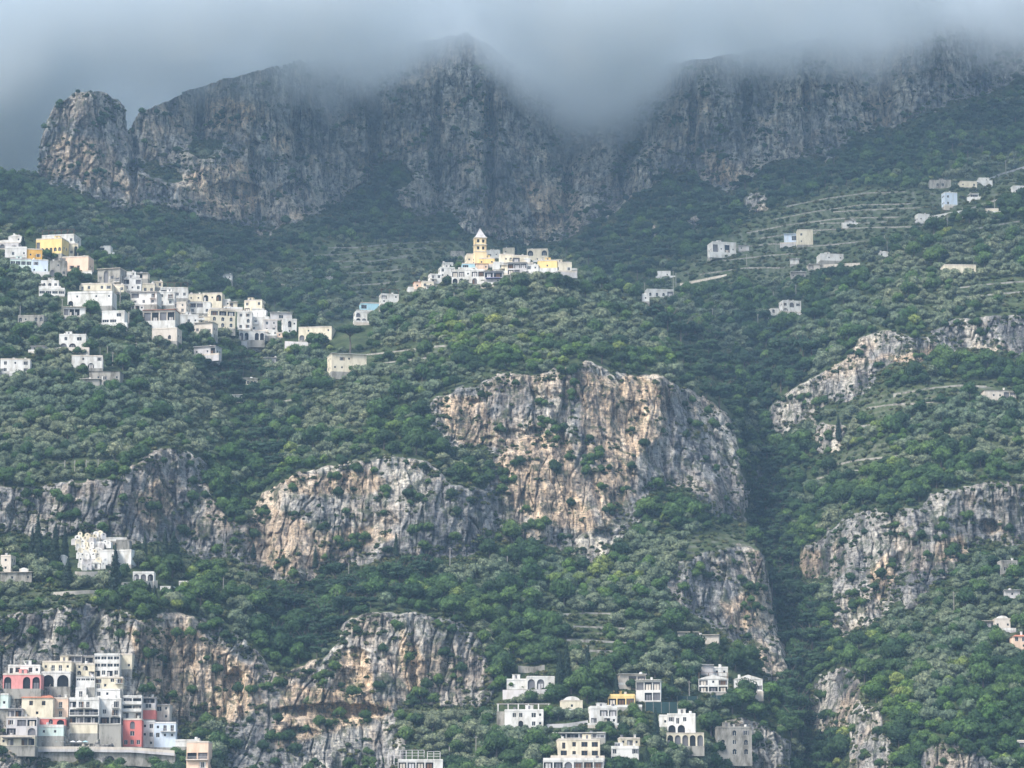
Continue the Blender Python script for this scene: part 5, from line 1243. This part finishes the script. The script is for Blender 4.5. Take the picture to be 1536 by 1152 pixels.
STUFF = ['olive_groves', 'woodland', 'bright_green_woodland', 'pine_wood', 'scrub']
WORDS = {0: ('grey-green olive tree', 'olive trees'), 1: ('dark green broadleaf tree', 'broadleaf trees'),
         2: ('bright green leafy tree', 'bright leafy trees'), 3: ('dark pine tree', 'pine trees'), 4: ('low green shrub', 'shrubs')}
LAND += [('grey left cliff above the cemetery', 250, 740), ('rock band left of the grey left cliff', 60, 760), ('central tan cliff', 900, 660), ('small ledge under the overhang of the central cliff', 780, 680), ('left tan cliff', 480, 780),
 ('rock between the tan cliffs', 700, 750), ('clifftop brow of the lower left cliff', 200, 925), ('cave of the lower left cliff', 360, 1010), ('grey wall of the lower middle cliff', 620, 970), ('tan hollow of the lower middle cliff', 530, 1010),
 ('leaning buttress by the ravine', 1080, 880), ('foot of the leaning buttress', 1150, 1000), ('narrow upper ravine', 1130, 660), ('lower ravine', 1200, 1000), ('stepped rock band on the right', 1240, 580), ('pale rock band at the right edge', 1450, 505),
 ('grey towers of the right cliff', 1300, 840), ('small cave of the right cliff', 1484, 790), ('bright grassy terraces', 1330, 660), ('pale rock at the bottom right corner', 1430, 1135), ('rock finger in the bottom right woods', 1305, 1100),
 ('vineyard strip above the villas', 880, 925), ('valley between ridge and hill', 380, 640), ('umbrella pine', 524, 505), ('left flank of the hill', 600, 590), ('right shoulder of the hill', 1000, 520), ('olive slope on the left', 150, 640),
 ('wood at the foot of the tan cliffs', 600, 870), ('olive grove in the lower middle', 850, 880), ('dark wood left of the central wood', 440, 900), ('wood behind the bottom villas', 680, 1080), ('bottom right woods', 1400, 1040), ('olive slope on the right', 1320, 440),
 ('massive upper left wall', 400, 340), ('rock pinnacle', 140, 290), ('dark hollow under the upper walls', 560, 320), ('foot of the upper right wall', 1100, 300), ('wooded slope of the upper right', 1400, 200), ('dark hollow right of the bell tower', 900, 380), ('valley terraces left of the bell tower', 570, 400), ('terraces of the right slope', 1200, 350)]
LU = np.array([(a[1], a[2]*1.3) for a in LAND])
def place_words(u, v, n_words):
    d = np.hypot(LU[:, 0]-u, LU[:, 1]-v*1.3)
    for i in np.argsort(d)[:6]:
        lab, a, b = LAND[i]; dx, dy = u-a, v-b; r = math.hypot(dx, dy)
        w = ('above' if dy < 0 else 'below') if abs(dy) > abs(dx) else ('left of' if dx < 0 else 'right of')
        far = 'just ' if r < 38 else 'well ' if r > 90 else ''
        if r < 16: w, far = 'beside', 'right '
        t = far+w+(' ' if lab.startswith('the ') else ' the ')+lab
        if len(t.split())+n_words <= 16: return t
    return 'on the mountain slope'
def link(name, me, parent=None):
    o = bpy.data.objects.new(name, me); COL.objects.link(o)
    if parent: o.parent = parent
    return o
infr = (pu > 0) & (pu < 1536) & (pv < 1170)
for k in range(5):
    ids = np.where(pk == k)[0]; cat, vs = KINDS[KN[k]]
    size = np.where(infr[ids], ps[ids]/pY[ids], 0)
    near = ids[np.argsort(-size)][:300] if k < 4 else ids[np.argsort(-size)][:300]
    lone = set(near.tolist())
    for i in near:
        i = int(i); cm, tm = vs[i % len(vs)]
        wd, grp = WORDS[k]; big_ = 'large ' if ps[i] > 1.1 else 'small ' if ps[i] < .85 else ''
        pl = place_words(pu[i], pv[i], len((big_+wd).split())); wd = big_+wd
        if tm: 
            r = bpy.data.objects.new(KN[k], None); COL.objects.link(r); r.empty_display_size = .5
            link('trunk', tm, r); link('crown', cm, r)
        else: r = link(KN[k], cm)
        r.location = (pX[i], pY[i], pZ[i]-.2); r.rotation_euler = (0, 0, pr[i]); s = ps[i]; r.scale = (s, s, s*(.85+.3*((i*37 % 100)/100)))
        r['label'] = wd+' '+pl; r['category'] = cat; r['group'] = grp+' '+pl
    rest = np.array([i for i in ids if int(i) not in lone])
    if not len(rest): continue
    # everything past the 300 nearest of a kind: one object that scatters whole trees
    pc = bpy.data.collections.new('kinds_'+KN[k])
    for q, (cm, tm) in enumerate(vs):
        me = cm
        if tm:
            import bmesh
            bm = bmesh.new(); bm.from_mesh(cm); n0 = len(bm.faces); bm.from_mesh(tm); bm.faces.ensure_lookup_table()
            for f in bm.faces[n0:]: f.material_index = 1
            me = bpy.data.meshes.new('whole_tree'); bm.to_mesh(me); bm.free()
            me.materials.clear(); me.materials.append(cm.materials[0]); me.materials.append(M_BARK)
        pc.objects.link(bpy.data.objects.new(KN[k]+'_kind', me))
    pts_ = np.stack([pX[rest], pY[rest], pZ[rest]-.2], -1); sc_ = ps[rest]; rt_ = pr[rest]
    if k == 1:
        pts_ = np.vstack([pts_, FLANK-[0, 0, .3]]); sc_ = np.concatenate([sc_, .95+.7*np.random.RandomState(1).rand(len(FLANK))]); rt_ = np.concatenate([rt_, np.arange(len(FLANK))*1.7 % 6.28])
    me = bpy.data.meshes.new(STUFF[k]); me.vertices.add(len(pts_))
    me.vertices.foreach_set('co', pts_.astype(np.float32).ravel())
    attr(me, 'sc', sc_); attr(me, 'rt', rt_)
    o = link(STUFF[k], me); o['kind'] = 'stuff'; o['label'] = WORDS[k][1]+' covering the mountain slopes as one mass'
    ng = bpy.data.node_groups.new('scatter_'+KN[k], 'GeometryNodeTree')
    ng.interface.new_socket('Geometry', in_out='INPUT', socket_type='NodeSocketGeometry')
    ng.interface.new_socket('Geometry', in_out='OUTPUT', socket_type='NodeSocketGeometry')
    gi = ng.nodes.new('NodeGroupInput'); go = ng.nodes.new('NodeGroupOutput')
    ci = ng.nodes.new('GeometryNodeCollectionInfo'); ci.inputs[0].default_value = pc; ci.inputs[1].default_value = True; ci.inputs[2].default_value = True
    ip = ng.nodes.new('GeometryNodeInstanceOnPoints'); ip.inputs['Pick Instance'].default_value = True
    a1 = ng.nodes.new('GeometryNodeInputNamedAttribute'); a1.data_type = 'FLOAT'; a1.inputs[0].default_value = 'sc'
    a2 = ng.nodes.new('GeometryNodeInputNamedAttribute'); a2.data_type = 'FLOAT'; a2.inputs[0].default_value = 'rt'
    cx = ng.nodes.new('ShaderNodeCombineXYZ')
    lk = ng.links.new
    lk(gi.outputs[0], ip.inputs['Points']); lk(ci.outputs[0], ip.inputs['Instance'])
    lk(a2.outputs[0], cx.inputs[2]); lk(cx.outputs[0], ip.inputs['Rotation']); lk(a1.outputs[0], ip.inputs['Scale'])
    lk(ip.outputs[0], go.inputs[0])
    md = o.modifiers.new('scatter', 'NODES'); md.node_group = ng
# ------------------------------------------------------------------ sea, haze, cloud on the summits
def boxmesh(name, lo, hi, mat):
    co_ = [(x, y, z) for x in (lo[0], hi[0]) for y in (lo[1], hi[1]) for z in (lo[2], hi[2])]
    f = [(0, 1, 3, 2), (4, 6, 7, 5), (0, 4, 5, 1), (2, 3, 7, 6), (0, 2, 6, 4), (1, 5, 7, 3)]
    me = bpy.data.meshes.new(name); me.from_pydata(co_, [], f); me.materials.append(mat); me.update()
    o = bpy.data.objects.new(name, me); COL.objects.link(o); return o
m_sea, t_, b_ = new_mat('sea', .12); b_.inputs['Base Color'].default_value = (.02, .06, .075, 1); b_.inputs['Specular IOR Level'].default_value = .5
g_ = t_.nodes.new('ShaderNodeNewGeometry'); bm_ = t_.nodes.new('ShaderNodeBump'); bm_.inputs['Distance'].default_value = .4
t_.links.new(nz(t_, g_.outputs['Position'], .25, 5, .6), bm_.inputs['Height']); t_.links.new(bm_.outputs[0], b_.inputs['Normal'])
# the slope goes on down to the shore below the picture
lowx, lowy, lowz = Xf[-1], Yf[-1], Zf[-1]
rows = []
for k in range(9):
    f_ = k/8
    rows.append(np.stack([lowx*(1-.04*f_), lowy*(1-.13*f_)+6*noise(lowx/20, 0*lowx+k, 0*lowx, 2)*(k > 0), lowz*(1-f_)-f_*6+4*noise(lowx/14, 0*lowx+k, 0*lowx, 3)*(k > 0)], -1))
g2 = np.array(rows); n2 = g2.shape[1]; id2 = np.arange(9*n2).reshape(9, n2)
q2 = np.stack([id2[1:, :-1], id2[1:, 1:], id2[:-1, 1:], id2[:-1, :-1]], -1).reshape(-1, 4)
m2 = mesh_from('shore_slope', g2.reshape(-1, 3), q2, m_ter, True); attr(m2, 'rock', np.ones(9*n2)*.7)
o2 = bpy.data.objects.new('hillside', m2); COL.objects.link(o2); o2['kind'] = 'structure'
me = bpy.data.meshes.new('water'); me.from_pydata([(-2600, -600, 0), (2600, -600, 0), (2600, 3200, 0), (-2600, 3200, 0)], [], [(0, 1, 2, 3)]); me.materials.append(m_sea)
o = bpy.data.objects.new('water', me); COL.objects.link(o); o['kind'] = 'structure'

def volmat(name):
    m = bpy.data.materials.new(name); m.use_nodes = True; m.node_tree.nodes.clear()
    o = m.node_tree.nodes.new('ShaderNodeOutputMaterial'); v = m.node_tree.nodes.new('ShaderNodeVolumePrincipled')
    m.node_tree.links.new(v.outputs[0], o.inputs['Volume']); return m, m.node_tree, v
HAZE_D = 0.000076
mh, th, vh = volmat('air'); vh.inputs['Density'].default_value = HAZE_D
vh.inputs['Color'].default_value = (.48, .73, 1.0, 1); vh.inputs['Anisotropy'].default_value = .0
hz = boxmesh('haze', (-2650, -650, -7), (2650, 3250, float(Zf.max())+40), mh); hz['kind'] = 'stuff'
hz['label'] = 'blue air haze between the viewer and the mountain'

mc, tcn, vc = volmat('cloud'); vc.inputs['Anisotropy'].default_value = .2; vc.inputs['Color'].default_value = (.955, .985, 1.0, 1)
g_ = tcn.nodes.new('ShaderNodeNewGeometry'); sx = tcn.nodes.new('ShaderNodeSeparateXYZ'); tcn.links.new(g_.outputs['Position'], sx.inputs[0])
def mth(op, a, b=None, c=None):
    n = tcn.nodes.new('ShaderNodeMath'); n.operation = op
    for i, q in enumerate((a, b, c)):
        if q is None: continue
        if isinstance(q, (int, float)): n.inputs[i].default_value = q
        else: tcn.links.new(q, n.inputs[i])
    return n.outputs[0]
# height of the cloud base along x (metres): x, z
CX0, CX1 = -620., 620.
BASE = []
for u_, v_ in [(-400, 330), (0, 310), (40, 285), (75, 230), (130, 205), (200, 190), (270, 196), (330, 190), (450, 182), (560, 160), (640, 110), (700, 100), (750, 135), (800, 165), (850, 185), (930, 195), (985, 170), (1010, 150), (1100, 145), (1250, 125), (1400, 105), (1536, 85), (2000, 60)]:
    a_, e_ = ray(u_, v_); BASE.append((max(CX0, min(CX1, a_*2400)), CZ+e_*2400))
mr = mth('MULTIPLY_ADD', sx.outputs[0], 1/(CX1-CX0), -CX0/(CX1-CX0))
cr = ramp(tcn, mr, [((x-CX0)/(CX1-CX0), (z-560)/300) for x, z in BASE])
bz = mth('MULTIPLY_ADD', cr, 300., 560.)
n1 = nz(tcn, g_.outputs['Position'], .017, 3, .55)
hz_ = mth('SUBTRACT', sx.outputs[2], bz)
hz_ = mth('MULTIPLY_ADD', mth('SUBTRACT', n1, .5), 110., hz_)
dn = mth('DIVIDE', hz_, 50.); dn = mth('MINIMUM', mth('MAXIMUM', dn, 0.), 1.)
dn = mth('POWER', dn, 1.3)
CLOUD_D = .035
tcn.links.new(mth('MULTIPLY', dn, CLOUD_D), vc.inputs['Density'])
cl = boxmesh('cloud', (-1490, 2235, 520), (1490, 3000, 775), mc); cl['kind'] = 'stuff'; cl['label'] = 'low grey cloud lying on the summits'

# unseen cloud slab added above the frame to shade the upper valley
md_, td_, vd_ = volmat('shade_cloud_vapour'); vd_.inputs['Density'].default_value = .012; vd_.inputs['Color'].default_value = (.97, .99, 1, 1)
dk = boxmesh('cloud', (-1500, 1480, 800), (1500, 2230, 850), md_); dk['kind'] = 'stuff'; dk['label'] = 'unseen cloud slab added to shade the upper valley'
